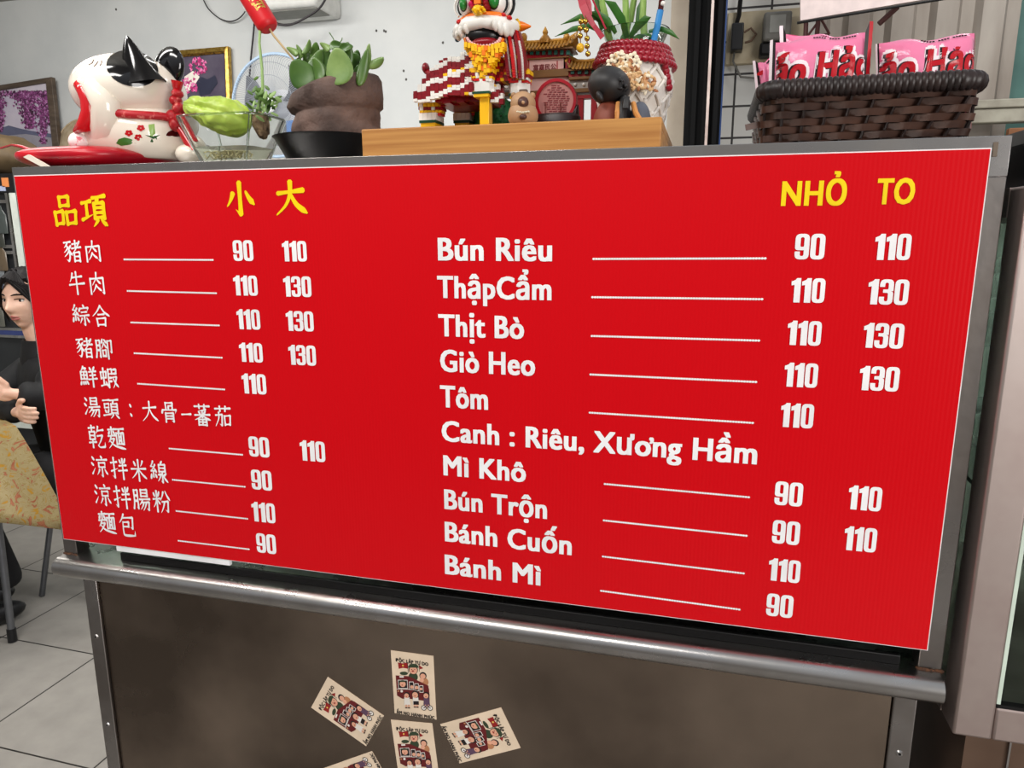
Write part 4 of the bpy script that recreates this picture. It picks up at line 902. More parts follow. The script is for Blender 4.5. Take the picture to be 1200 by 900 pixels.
    for s in (1, -1):
        ex = 0.031 * s
        e_ = B().ell(F3(ex, 0.006, -0.0045), (0.0125, 0.007, 0.0055), EYW, rot, 16, 10).ell(F3(ex, 0.006, 0.0005), (0.0052, 0.004, 0.005), EYD, rot, 14, 10).build('eye', root)
        B().tube([F3(ex + 0.0135 * k / 4, 0.0105 + 0.0022 * (1 - (k / 4) ** 2), 0.002) for k in range(-4, 5)], 0.0016, EYD, 6).build('eyelid_line', e_)
        B().tube([F3(ex + 0.019 * k / 4, 0.025 + 0.004 * (1 - (k / 4) ** 2), 0.001) for k in range(-4, 5)], [0.0012, 0.002, 0.0026, 0.003, 0.003, 0.003, 0.0026, 0.002, 0.0012], HAIR, 6).build('eyebrow', root)
    for z, r_ in ((-0.054, 0.0036), (-0.0625, 0.0042)):
        B().tube([F3(0.021 * k / 5, z + (0.0012 if z > -0.06 else -0.001) * (1 - abs(k) / 5) + 0.0015 * (abs(k) / 5) ** 2 * (-1 if z > -0.06 else 1), -0.0010) for k in range(-5, 6)], [0.001] + [r_ * (1 - (k / 5.6) ** 2) ** 0.5 for k in range(-4, 5)] + [0.001], LIP, 8).build('lip', root)
    # hair: cap over the crown and a bun-like fall behind, parted fringe strands beside the face
    def hairfn(d, q):
        p = face(d, q) * 1.0; x, y, z = d
        k = 1.13 + 0.03 * noise.noise(Vector((x * 9, y * 9, z * 2)))
        cut = -0.25 if y > 0.1 else (0.42 + 0.42 * max(0, -y - 0.1))
        if z < cut: k = 0.86
        return Vector((p.x * k, p.y * k if y > 0 else p.y * (k - 0.02), p.z * (k - 0.02)))
    hb = B().ell(hp + Vector((0, 0, 0.004)), 1, HAIR, rot, 72, 48, hairfn)
    hb.ell(hp - fwd * 0.07 + Vector((0, 0, -0.06)), (0.062, 0.05, 0.11), HAIR, rot, 20, 14)
    for s in (1, -1):
        for k in range(7):
            x = s * (0.008 + 0.009 * k)
            hb.tube([hp + rot @ Vector((s * 0.004, -0.045 - 0.002 * k, 0.118)), hp + rot @ Vector((x * 0.8, -0.095 + 0.008 * (k / 3) ** 1.5, 0.088 - 0.004 * k)), hp + rot @ Vector((s * min(0.078, 0.045 + 0.007 * k), -0.085 + 0.008 * k, 0.045)), hp + rot @ Vector((s * (0.073 + 0.002 * k), -0.06 + 0.009 * k, -0.01 - 0.012 * k))],
                    [0.006, 0.009, 0.008, 0.0015], HAIR, 6)
    hb.build('hair', root)
    # jacket with raised collar and sleeves to the wrists
    ch = [[(hip + Vector((0, 0, 0.02)), (0.165, 0.135)), (hip.lerp(chest, 0.5), (0.15, 0.125)), (chest, (0.165, 0.13)), (neck + Vector((0, 0, -0.075)), (0.12, 0.095)), (neck + Vector((0, 0, -0.03)), (0.075, 0.07))]]
    for s in (1, -1):
        sh_, el, wr, kn, an, toe = L[s]; ch.append([3, (sh_, 0.072), (sh_.lerp(el, 0.5), 0.068), (el, 0.062), (el.lerp(wr, 0.6), 0.056), (wr + (wr - el).normalized() * 0.005, 0.048)])
    g = B().add(*skinmesh('tmp', ch, root, JKT), JKT)
    g.build('jacket', root)
    B().lathe(neck + Vector((0, 0, -0.055)), [(0.085, -0.01), (0.088, 0.03), (0.080, 0.07), (0.074, 0.105), (0.068, 0.105), (0.07, 0.02)], JKT, 24).build('collar', root)
    ch = [[(hip, (0.15, 0.115)), (hip + Vector((0, 0, 0.06)), (0.14, 0.11))]]
    for s in (1, -1):
        sh_, el, wr, kn, an, toe = L[s]; ch.append([0, (hip + bl * s * 0.09 + bf * 0.06, 0.105), (hip.lerp(kn, 0.6) + bl * s * 0.04, 0.088), (kn, 0.072), (kn.lerp(an, 0.4), 0.066), (an + Vector((0, 0, 0.03)), 0.056)])
    g = B().add(*skinmesh('tmp', ch, root, TRS), TRS); g.build('trousers', root)
    for s in (1, -1):
        sh_, el, wr, kn, an, toe = L[s]; m_ = an.lerp(toe, 0.55); r3 = Matrix((bl, bf, Vector((0, 0, 1)))).transposed()
        B().ell(Vector((m_.x, m_.y, 0.045)), (0.045, 0.12, 0.045), BLACK, r3, 20, 12, lambda d, q: Vector((q.x, q.y, max(q.z, -0.044)))).build('shoe', root)
    st = thing('stool', (hip.x, hip.y, 0), 'low dark stool under the seated person in the black jacket', 'stool')
    B().lathe((hip.x, hip.y, seat - 0.075), [(0.001, 0), (0.16, 0), (0.17, 0.01), (0.17, 0.035), (0.16, 0.045), (0.001, 0.045)], DARK, 28).build('seat', st)
    for k in range(4):
        a = PI / 4 + k * PI / 2; d = Vector((math.cos(a), math.sin(a), 0))
        B().tube([hip.xy.to_3d() + d * 0.11 + Vector((0, 0, seat - 0.07)), hip.xy.to_3d() + d * 0.19 + Vector((0, 0, 0.002))], 0.011, LEG, 10).build('leg', st)
build_person()

# ------------------------------------------------------------------ things standing on top of the counter
ZS = ZT + 0.0006
CER = mat('white_ceramic', (238, 228, 214), 0.14, var=(232, 220, 204), vscale=6, coat=0.4)
CBK = mat('black_glaze', (14, 14, 16), 0.12, coat=0.4); CRD = mat('red_glaze', (196, 16, 26), 0.2, coat=0.3); CBR = mat('brown_glaze', (74, 18, 18), 0.12, coat=0.4)
LEAFG = mat('painted_green', (62, 120, 44), 0.3); LEAFL = mat('painted_light_green', (150, 186, 96), 0.3); DKG = mat('painted_dark_green', (36, 84, 34), 0.3)
def ray_ell(u, v, c, r, rot=None):
    """point on an ellipsoid seen at a pixel"""
    d = RX * ((u - 600) / F) + RY * ((450 - v) / F) - RZ; o = CP - c
    if rot: d, o = rot.transposed() @ d, rot.transposed() @ o
    D = Vector((d.x / r[0], d.y / r[1], d.z / r[2])); O = Vector((o.x / r[0], o.y / r[1], o.z / r[2]))
    a, b_, cc = D.dot(D), 2 * D.dot(O), O.dot(O) - 1; q = b_ * b_ - 4 * a * cc
    t = (-b_ - math.sqrt(max(q, 0))) / (2 * a); p = o + d * t
    return c + (rot @ p if rot else p)
def decal(g, px, c, r, m, k=1.006):
    r2 = [x * k for x in r]; n = len(px); uu = sum(p[0] for p in px) / n; vv = sum(p[1] for p in px) / n; nr = 6
    V = [ray_ell(uu + (u - uu) * j / nr, vv + (v - vv) * j / nr, c, r2) for j in range(1, nr + 1) for u, v in px] + [ray_ell(uu, vv, c, r2)]
    g.add(V, [(j * n + i, j * n + (i + 1) % n, (j + 1) * n + (i + 1) % n, (j + 1) * n + i) for j in range(nr - 1) for i in range(n)] + [(i, (i + 1) % n, nr * n) for i in range(n)], m)
def circ_px(u, v, ru, rv, n=14, a=0):
    return [(u + ru * math.cos(2 * PI * k / n) * math.cos(a) - rv * math.sin(2 * PI * k / n) * math.sin(a), v + ru * math.cos(2 * PI * k / n) * math.sin(a) + rv * math.sin(2 * PI * k / n) * math.cos(a)) for k in range(n)]

# red satin cushion
YC = 0.135
c = at(130, 180, YC); s_ = mpp(c)
SATIN = mat('red_satin', (190, 8, 30), 0.32, var=(158, 4, 26), vscale=14, bump=0.12, bscale=18)
cz = ZS + 0.017
hw, hd = 73 * s_, 0.122
def cush(d, q):
    x, y, z = d; m_ = max(abs(x), abs(y), 1e-6); rr_ = math.hypot(x, y); sq = rr_ / m_ if rr_ > 1e-6 else 1
    k = 0.55 + 0.45 / max(1, sq) if False else 1.0
    X = math.copysign(abs(x) ** 0.62, x) * hw; Yy = math.copysign(abs(y) ** 0.62, y) * hd; lift = 0.016 * (abs(x) ** 5) * (1 if x < 0 else 0.2)
    return Vector((X, Yy, math.copysign(abs(z) ** 0.8, z) * 0.017 * (1 - 0.55 * abs(x) ** 6) + lift))
cu = thing('cushion', (c.x, YC, ZS), 'flat red satin cushion under the white ceramic cat', 'cushion')
B().ell((c.x, YC, cz), 1, SATIN, nu=48, nv=20, fn=cush).build('pad', cu, smooth=80)
tp = at(25, 172, 0.10); B().tube([(c.x - hw * 0.93, 0.10, cz + 0.008), tp, at(14, 170, 0.12), at(0, 174, 0.14)], [0.004, 0.0026, 0.0016, 0.0016], SATIN, 8).build('corner_cord', cu)
PAPW = mat('white_card', (226, 216, 200), 0.7)
p = at(50, 192, 0.010)
tag(B().prism([at(27, 184, 0.010), at(33, 181, 0.010), (p.x + 0.010, 0.010, ZS), (p.x - 0.004, 0.010, ZS)], (0, 0.004, 0.0), PAPW).build('paper_tag', smooth=0), 'bent white card tag poking out under the left end of the red cushion', 'card')
# ceramic cat, seen from behind
cat = thing('lucky_cat', (at(165, 180, 0.14).x, 0.14, ZS + 0.026), 'white ceramic beckoning cat with black ears seen from behind on a red cushion', 'figurine')
bc = at(166, 161, 0.145); s_ = mpp(bc); br_ = (66 * s_, 0.082, 42 * s_)
hc = at(152, 108, 0.135); hr = (61 * s_, 0.080, 40 * s_)
def bodyfn(d, q): return Vector((q.x * (1 + 0.10 * max(0, -d.z)), q.y, q.z if q.z > -0.036 else -0.036))
g = B().ell(bc, br_, CER, nu=48, nv=32, fn=bodyfn).ell(hc, hr, CER, nu=48, nv=32)
g.ell(at(224, 181, 0.125), (17 * s_, 0.022, 12 * s_), CER, nu=20, nv=14)           # hind foot
g.build('body', cat, smooth=80)
# black head patch and ears
g = B(); decal(g, circ_px(155, 80, 31, 21, 28, 0.22), hc, hr, CBK, 1.016); g.build('head_patch', cat, smooth=80)
g = B()
ea = [(0.030 * (1 - t) ** 0.8 + 0.001, 0.062 * t) for t in [k / 10 for k in range(11)]]
p = at(165, 100, 0.10); g.lathe(p, [((28 * (1 - t) ** 0.9 - 4 * math.sin(PI * t) * (1 - t)) * s_ + 0.0022 * (1 - t) + 0.0004, (53 * t - 1.5 * t ** 8) * s_) for t in [k / 16 for k in range(17)]], CBK, 40, Matrix.Rotation(0.10, 3, 'X') @ Matrix.Rotation(-0.15, 3, 'Y'), sy=0.7)
g.build('ear', cat, smooth=80)
g = B(); p = at(198, 80, 0.15); g.ell(p, (19 * s_, 0.012, 24 * s_), CBK, Matrix.Rotation(0.5, 3, 'Y'), 22, 16); g.build('ear', cat, smooth=80)
# raised paw at the left with the red cuff inside
ap = [at(122, 166, 0.10), at(126, 145, 0.075), at(124, 122, 0.066), at(112, 103, 0.066), at(101, 98, 0.068)]
B().tube(ap, [20 * s_, 17 * s_, 15 * s_, 13 * s_, 9 * s_], CER, 18).ell(ap[-1], 10 * s_, CER).ell(ap[0], 20 * s_, CER).build('raised_paw', cat, smooth=80)
cr_ = [at(u, v, 0.062) for u, v in ((92, 98), (99, 106), (104, 118), (105, 132), (101, 146), (88, 154))]
B().tube(cr_, [6 * s_, 8 * s_, 8.5 * s_, 8.5 * s_, 9 * s_, 3 * s_], CRD, 14, flat=1.0).build('red_cuff', cat, smooth=80)
CROPE = mat('red_rope', (176, 18, 30), 0.5, var=(226, 120, 110), vscale=160, vlo=0.55, vhi=0.7)
B().tube([ray_ell(u, v, bc, [x * 1.05 for x in br_]) for u, v in ((131, 132), (150, 134), (170, 135), (188, 136), (203, 139))], 0.0058, CROPE, 10).build('collar_rope', cat, smooth=80)
yk = ray_ell(203, 140, bc, br_).y - 0.006
kn = B()
for u, v, r_ in ((203, 137, 8), (210, 128, 7), (207, 146, 8), (212, 140, 7), (206, 118, 6), (208, 110, 5)): kn.ell(at(u, v, yk), (r_ * s_, 0.011, r_ * s_), CROPE, nu=14, nv=10)
kn.tube([at(207, 112, yk), at(208, 95, yk)], [0.004, 0.009], CRD, 10).tube([at(208, 146, yk), at(216, 158, yk), at(228, 178, yk)], [0.005, 0.007, 0.0085], CRD, 10)
kn.build('knot_tassel', cat, smooth=80)
g = B()
decal(g, circ_px(206, 162, 12, 9, 16, 0.4), bc, br_, CBR)
for u, v in ((151, 156), (165, 150), (162, 161)):
    for k in range(5):
        a = k * 2 * PI / 5 + 0.3; decal(g, circ_px(u + 2.8 * math.cos(a), v + 2.2 * math.sin(a), 2.2, 1.8, 8), bc, br_, CRD)
decal(g, [(136, 168), (139, 163), (146, 161), (154, 163), (160, 168), (150, 170), (142, 171)], bc, br_, LEAFG)
decal(g, [(174, 146), (181, 145), (182, 156), (180, 174), (173, 173), (175, 160)], bc, br_, LEAFL)
for px in ([(170, 158), (178, 160), (188, 158), (180, 163)], [(180, 158), (188, 165), (189, 174), (184, 166)], [(178, 162), (181, 168), (179, 171), (176, 166)]): decal(g, px, bc, br_, DKG, 1.012)
g.build('painted_pattern', cat, smooth=80); g = B()
for px in ([(104, 76), (108, 74), (110, 70)], [(110, 78), (113, 75), (115, 72)], [(117, 77), (119, 74), (119, 71)]):
    g.tube([ray_ell(u, v, hc, [x * 1.002 for x in hr]) for u, v in px], 0.0006, CBR, 5)
g.build('painted_whiskers', cat, smooth=80)
g = B(); p = at(93, 166, 0.07); g.ell(p, (10 * s_, 0.016, 10 * s_), mat('flower_porcelain', (236, 226, 224), 0.2, var=(214, 120, 130), vscale=90, vlo=0.55, vhi=0.62), nu=18, nv=12); g.build('bib', cat, smooth=80)

# square glass bowl with the sprouting chayote
gb = at(276, 187, 0.10); s_ = mpp(gb)
gc = Vector((at(275, 180, 0.10).x, 0.10, ZS)); z_r = at(275, 139, 0.10).z - ZS
bo = thing('glass_bowl', gc, 'flared square clear glass bowl holding water and the green chayote', 'bowl')
r0, r1 = 34 * s_, 55 * s_; sy_ = 0.72
prof = [(0.001, 0), (r0 * 0.94, 0), (r0, 0.003), (r1, z_r - 0.003), (r1 - 0.0008, z_r), (r1 - 0.003, z_r - 0.001), (r0 - 0.0015, 0.007), (r0 * 0.9, 0.006), (0.001, 0.006)]
BGL = mat('thin_bowl_glass', (250, 252, 250), 0.02, trans=1.0, ior=1.12)
B().lathe(gc, prof, BGL, 48, sy=sy_, power=5).build('bowl_glass', bo, smooth=50)
g = B(); NS_ = 48
def sq(a, r): 
    ca, sa = math.cos(a), math.sin(a); k = (abs(ca) ** 5 + abs(sa) ** 5) ** -0.2; return Vector((r * ca * k, r * sa * k * sy_, 0))
g.tube([gc + sq(2 * PI * k / NS_, r1 - 0.0012) + Vector((0, 0, z_r - 0.0005)) for k in range(NS_ + 1)], 0.0016, GLASS, 8, cap=False)
for k in range(4): a = PI / 4 + k * PI / 2; g.tube([gc + sq(a, r0 - 0.001) + Vector((0, 0, 0.004)), gc + sq(a, r1 - 0.0015) + Vector((0, 0, z_r - 0.001))], 0.0017, GLASS, 8)
g.build('thick_edge', bo)
zw = 0.026; rw = r0 + (r1 - r0) * zw / z_r - 0.0032
B().lathe(gc, [(0.001, 0.0065), (r0 * 0.9, 0.0065), (rw, zw), (0.001, zw)], mat('bowl_water', (236, 236, 214), 0.02, trans=1.0, ior=1.08), 40, sy=sy_, power=5).build('water', bo, smooth=50)
CHY = mat('chayote_skin', (176, 196, 84), 0.4, var=(150, 176, 62), vscale=30, sss=0.05)
chy = thing('chayote', gc + Vector((0, 0, zw)), 'knobbly pale green chayote resting in the glass bowl', 'vegetable')
A = at(219, 124, 0.095); Bp = at(290, 147, 0.10); ax = (Bp - A); ln = ax.length; zx = ax.normalized(); yx = Vector((0, 1, 0)); yx = (yx - zx * yx.dot(zx)).normalized(); rotc = Matrix((yx.cross(zx) * -1, yx, zx)).transposed()
def chfn(d, q):
    t = (d.z + 1) / 2; rad = 14 * s_ + 13 * s_ * t
    n_ = noise.noise(Vector((d.x * 2.6, d.y * 2.6, d.z * 4.0)) + Vector((3, 1, 7))); n2 = abs(noise.noise(Vector((d.x * 2.7, d.y * 2.7, d.z * 4.4)) + Vector((9, 2, 4))))
    k = 1.06 + (0.20 * n_ - 0.30 * max(0, 0.16 - n2) / 0.16 * 0.5) * (1.1 - 0.6 * t) - 0.14 * max(0, math.cos(5 * math.atan2(d.y, d.x))) ** 6
    return Vector((d.x * rad * k, d.y * rad * k, d.z * ln * 0.56 * (1 + 0.05 * n_)))
B().ell((A + Bp) / 2, 1, CHY, rotc, 64, 48, chfn).build('fruit', chy, smooth=80)
STM = mat('pale_green_stem', (142, 172, 104), 0.5); SPR = mat('sprout_green', (92, 124, 48), 0.5, var=(58, 90, 34), vscale=60); ROOT = mat('pale_root', (226, 216, 176), 0.5)
B().tube([at(302, 128, 0.11), at(308, 104, 0.11), at(307, 80, 0.112), at(304, 50, 0.12), at(305, 28, 0.125), at(303, 22, 0.13)], [0.0024, 0.0022, 0.002, 0.0018, 0.0018, 0.0014], STM, 8).build('vine_stem', chy)
g = B(); rr = random.Random(5)
for k in range(80):
    u = 309 + rr.gauss(0, 7); v = 120 + rr.gauss(0, 9); p = at(u, v, 0.11 + rr.gauss(0, 0.008)); a = Matrix.Rotation(rr.uniform(-1.2, 1.2), 3, 'Y') @ Matrix.Rotation(rr.uniform(-1, 1), 3, 'X')
    g.ell(p, (0.0016 + 0.0014 * rr.random(), 0.0013, 0.004 + 0.003 * rr.random()), SPR if rr.random() < 0.65 else STM, a, 8, 6)
for u, v in ((300, 22), (306, 18), (303, 28)): g.ell(at(u, v, 0.128), (0.003, 0.002, 0.006), SPR, nu=8, nv=6)
g.build('sprout_leaves', chy)
g = B(); g.ell(at(306, 148, 0.11), (9 * s_, 0.010, 15 * s_), mat('root_brown', (150, 124, 92), 0.7, var=(84, 62, 44), vscale=90, bump=0.5, bscale=120), nu=28, nv=20, fn=lambda d, p_: p_ * (1 + 0.28 * noise.noise(d * 3.1)))
for k in range(26):
    x0, x1 = rr.uniform(-1, 1), rr.uniform(-1, 1); yy = rr.uniform(-0.7, -0.1); pts = []
    for j in range(7):
        t = j / 6; pts.append(gc + Vector(((x0 + (x1 - x0) * t) * r0 * 0.86, (yy + 0.1 * math.sin(5 * t + k)) * r0 * sy_ * 1.1, 0.010 + 0.011 * abs(math.sin(3 * t + k)))))
    g.tube(pts, 0.0007 + 0.0004 * rr.random(), ROOT, 5)
g.build('roots', chy)

# stone look pot with succulent on a black saucer
YP = 0.15
dc = at(388, 170, YP); s_ = mpp(dc); zrim = at(374, 157, YP - 0.05).z
sa = tag(B().lathe((dc.x, YP, ZS), [(0.001, 0.0), (46 * s_, 0), (47 * s_, 0.002), (63 * s_, zrim - ZS - 0.003), (66 * s_, zrim - ZS), (62.5 * s_, zrim - ZS), (45 * s_, 0.006), (0.001, 0.006)], mat('black_saucer', (12, 12, 14), 0.35), 48).build('plant_saucer', smooth=40),
         'shallow black saucer under the brown stone look pot', 'saucer')
pc = at(394, 150, YP); zb = ZS + 0.0065; ztop = at(397, 103, YP).z; H = ztop - zb
STONE = mat('brown_stone_pot', (112, 88, 78), 0.8, var=(74, 58, 52), vscale=22, vdetail=8, bump=0.7, bscale=45)
pot = thing('succulent_pot', (pc.x, YP, zb), 'brown crumpled stone look pot with a fleshy green succulent', 'potted plant')
def sj(p):
    n_ = noise.noise(Vector((p.x * 34, p.y * 34, p.z * 42))) ; n2 = noise.noise(Vector((p.x * 13 + 4, p.y * 13, p.z * 60)))
    k = 1 + 0.06 * n_ + 0.085 * n2 + 0.05 * (abs(noise.noise(Vector((p.x * 24, p.y * 24 + 3, p.z * 75)))) - 0.2); tilt = 0.24 * p.x if p.z > H * 0.6 else 0
    return Vector((p.x * k, p.y * k, p.z + tilt * (p.z / H - 0.6) / 0.4 if p.z > H * 0.6 else p.z))
R_ = 52 * s_
prof = [(0.001, 0), (R_ * 0.80, 0)] + [(R_ * (0.86 + 0.12 * math.sin(t * 2.6)), H * 0.66 * t) for t in [k / 12 for k in range(1, 13)]] + [(R_ * 0.93, H * 0.68), (R_ * 1.0, H * 0.70), (R_ * 1.06, H * 0.80), (R_ * 1.04, H * 0.95), (R_ * 0.98, H), (R_ * 0.88, H), (R_ * 0.86, H * 0.9), (0.001, H * 0.88)]
B().lathe((pc.x, YP, zb), prof, STONE, 72, jit=sj, sy=0.9).build('pot', pot, smooth=60)
B().lathe((pc.x, YP, zb), [(0.001, H * 0.96), (R_ * 0.86, H * 0.92)], mat('soil', (52, 42, 34), 0.95, bump=0.5), 24).build('soil', pot)
SUC = mat('succulent_leaf', (86, 118, 50), 0.35, var=(56, 88, 36), vscale=18); SUL = mat('succulent_light', (128, 152, 86), 0.4, var=(100, 130, 66), vscale=40)
def leaf(g, u, v, ru, rv, ang, y, m, yaw=0.0):
    p = at(u, v, y); rot = Matrix.Rotation(yaw, 3, 'Z') @ Matrix.Rotation(ang, 3, 'Y')
    g.ell(p, (ru * s_, 0.0045, rv * s_), m, rot, 16, 12, lambda d, q: Vector((q.x * (1 - 0.25 * d.z), q.y - 0.006 * d.z * d.z, q.z)))
lv = ((398, 79, 16, 19, 0, 0.10, SUL, 0), (354, 87, 15, 16, -0.5, 0.115, SUC, 0.3), (371, 75, 9, 16, 0.5, 0.13, SUC, 0.3), (375, 83, 9, 14, -0.3, 0.115, SUC, -0.3), (362, 74, 7, 13, -0.2, 0.15, SUC, 0.5),
      (407, 66, 8, 14, 0.25, 0.12, SUC, 0), (386, 72, 8, 14, -0.3, 0.135, SUC, 0), (416, 78, 10, 14, 0.2, 0.14, SUC, 0.2), (417, 68, 6, 9, 0.7, 0.15, SUC, 0), (426, 80, 6, 20, 0.28, 0.12, SUC, 0.4), (431, 68, 4, 14, 0.1, 0.13, SUL, 0.6),
      (442, 74, 5, 11, 1.2, 0.13, SUL, 0), (395, 54, 10, 5, 0.15, 0.12, SUC, 0), (405, 57, 9, 5, -0.3, 0.115, SUC, 0), (383, 56, 4, 7, -0.9, 0.12, SUL, 0), (345, 61, 4, 8, -1.0, 0.13, SUL, 0), (352, 62, 3, 8, -0.2, 0.14, SUL, 0), (361, 56, 3, 9, 0.6, 0.14, SUL, 0), (368, 62, 7, 12, 0.6, 0.15, SUC, 0), (388, 92, 9, 9, 0, 0.12, SUC, 0.3), (360, 100, 8, 6, 0.4, 0.12, SUC, 0), (420, 90, 8, 12, 0.3, 0.125, SUC, 0))
for a in lv:
    g = B(); leaf(g, *a[:6], a[6], a[7]); g.build('leaf', pot, smooth=80)
g = B()
for u, v in ((360, 96), (372, 92), (385, 90), (398, 90), (410, 90), (424, 92)): g.tube([(pc.x + (u - 397) * s_ * 0.8, YP, zb + H * 0.9), at(u, v - 8, 0.14), at(u + (u - 395) * 0.3, v - 28, 0.135)], 0.003, SUC, 7)
for u0, v0, u1, v1 in ((393, 52, 386, 38), (398, 50, 401, 44)): g.tube([at(u0, v0, 0.12), at((u0 + u1) / 2 + 1, (v0 + v1) / 2, 0.12), at(u1, v1, 0.12)], 0.0007, SPR, 5)
g.build('stem', pot)
# firecracker ornament on a stick
FR = mat('firecracker_red', (206, 14, 26), 0.45); FGD = mat('firecracker_gold', (236, 190, 96), 0.3, 0.4)
a, b_ = at(281, -24, 0.13), at(316, 34, 0.13); d = (b_ - a).normalized(); fr_ = 12.5 * mpp(b_)
fk = thing('firecracker_ornament', at(344, 70, 0.14), 'red paper firecracker ornament with gold characters on a thin wooden stick', 'ornament')
B().tube([a, a + d * 0.01, b_ - d * 0.008, b_ - d * 0.003, b_], [fr_, fr_, fr_, fr_ * 0.92, fr_ * 0.7], FR, 28).build('paper_tube', fk, smooth=40)
B().tube([b_ - d * 0.02, b_ + d * 0.01, at(344, 70, 0.14), at(352, 88, 0.14)], 0.0016, mat('bamboo_stick', (206, 176, 130), 0.6), 8).build('stick', fk)
g = B(); axd = d; side_ = (RX - axd * RX.dot(axd)).normalized(); vwd = (CP - b_).normalized(); vwd = (vwd - axd * vwd.dot(axd)).normalized()
def on_cyl(sx, t):
    an = sx / fr_; return b_ - axd * t + (side_ * math.sin(an) + vwd * math.cos(an)) * fr_ * 1.012
for ch, t0 in (('福', 0.022), ('春', 0.052), ('喜', 0.082)):
    V, Fs = text2d(ch, 0.02, 2); V = fit2d(V, -0.0125, 0.0125, 0, 0.026); g.add([on_cyl(p[0], t0 + p[1]) for p in V], Fs, FGD)
g.build('gold_lettering', fk, smooth=0)

# wooden riser board
BAM = mat('bamboo_board', (192, 138, 74), 0.45, var=(164, 108, 52), vscale=7, vdetail=6, vstretch=(0.6, 4, 22))
YB = 0.022
b0, b1 = at(424, 168, YB), at(775, 157, YB); zb1 = ZS + 0.0335
rb = thing('wooden_riser', ((b0.x + b1.x) / 2, YB, ZS), 'long low bamboo riser carrying the toy lion and the other ornaments', 'riser')
B().rng(b0.x, b1.x, YB, YB + 0.016, ZS, zb1, BAM).build('front_board', rb, bevel=0.0015)
B().rng(b0.x, b1.x, YB + 0.016, YB + 0.25, zb1 - 0.012, zb1 - 0.001, BAM).rng(b0.x, b0.x + 0.014, YB + 0.016, YB + 0.25, ZS, zb1 - 0.012, BAM).rng(b1.x - 0.014, b1.x, YB + 0.016, YB + 0.25, ZS, zb1 - 0.012, BAM).build('deck', rb, bevel=0.001)
ZB = zb1 + 0.0004

# ---------------- toy brick lion
LW = mat('brick_white', (238, 234, 226), 0.3); LR = mat('brick_dark_red', (134, 12, 26), 0.3); LRR = mat('brick_red', (204, 18, 22), 0.3); LY = mat('brick_yellow', (246, 190, 20), 0.3)
LO = mat('brick_orange', (240, 120, 24), 0.3); LG = mat('brick_green', (36, 128, 50), 0.3); LK = mat('brick_black', (16, 16, 18), 0.3); LDG = mat('brick_dark_green', (14, 66, 44), 0.3); LP = mat('brick_magenta', (198, 28, 90), 0.3)
ln_ = thing('toy_lion', (at(550, 140, 0.11).x, 0.11, ZB), 'toy brick dancing lion in red and white stripes with a wide open mouth', 'toy')
s_ = mpp(at(550, 90, 0.11))
def brick(g, u, v, y, wu, hv, dy, m, stud=False):
    p = at(u, v, y); g.box(p, (wu * s_, dy, hv * s_), m)
    if stud: g.lathe(p + Vector((0, 0, hv * s_ / 2)), [(1.2 * s_, 0), (1.2 * s_, 0.8 * s_), (0.0001, 0.8 * s_)], m, 8)
rr = random.Random(11)
g = B()
# stepped body: rows of small bricks over a hump, striped along slanting bands
def hump(u, y):
    t = (u - 538) / 52.0
    if abs(t) >= 1: return None
    top = 63 + 42 * abs(t + 0.12 * 0) ** 2.3 if u > 538 else 66 + 46 * abs(t) ** 2.0
    k = (y - 0.125) / 0.075
    if abs(k) >= 1: return None
    return top + (126 - top) * (1 - math.sqrt(1 - k * k))
yy = 0.062
while yy < 0.19:
    u = 488.0
    while u < 592:
        tp_ = hump(u, yy)
        if tp_ is not None and tp_ < 124:
            lo = 124 - 8 * (1 if u > 520 else 0) + 6 * math.sin(u * 0.1); v = lo
            inner = hump(u, yy - 0.0085)
            stop = tp_ if inner is None or yy > 0.115 else max(tp_, 0)
            while v > tp_:
                vis = inner is None or v < inner + 5 or v < tp_ + 8 or u < 494
                if vis:
                    band = (v + (u - 488) * 0.42 + 2 * math.sin(u * 0.3)) % 17
                    m = LW if band < 7.5 else LR
                    if band < 1.6 and rr.random() < 0.28: m = LY
                    brick(g, u + rr.uniform(-.3, .3), v, yy, 4.9, 2.9, 0.0078, m, v - 3 <= tp_ + 3)
                v -= 3.0
        u += 5.0
    yy += 0.008
g.build('striped_body', ln_, smooth=0)
g = B(); g.ell(at(499, 80, 0.15), (4.5 * s_, 0.008, 6.5 * s_), LR, nu=10, nv=8); g.tube([at(500, 84, 0.15), at(506, 88, 0.14)], 0.004, LR, 8); g.build('tail', ln_)
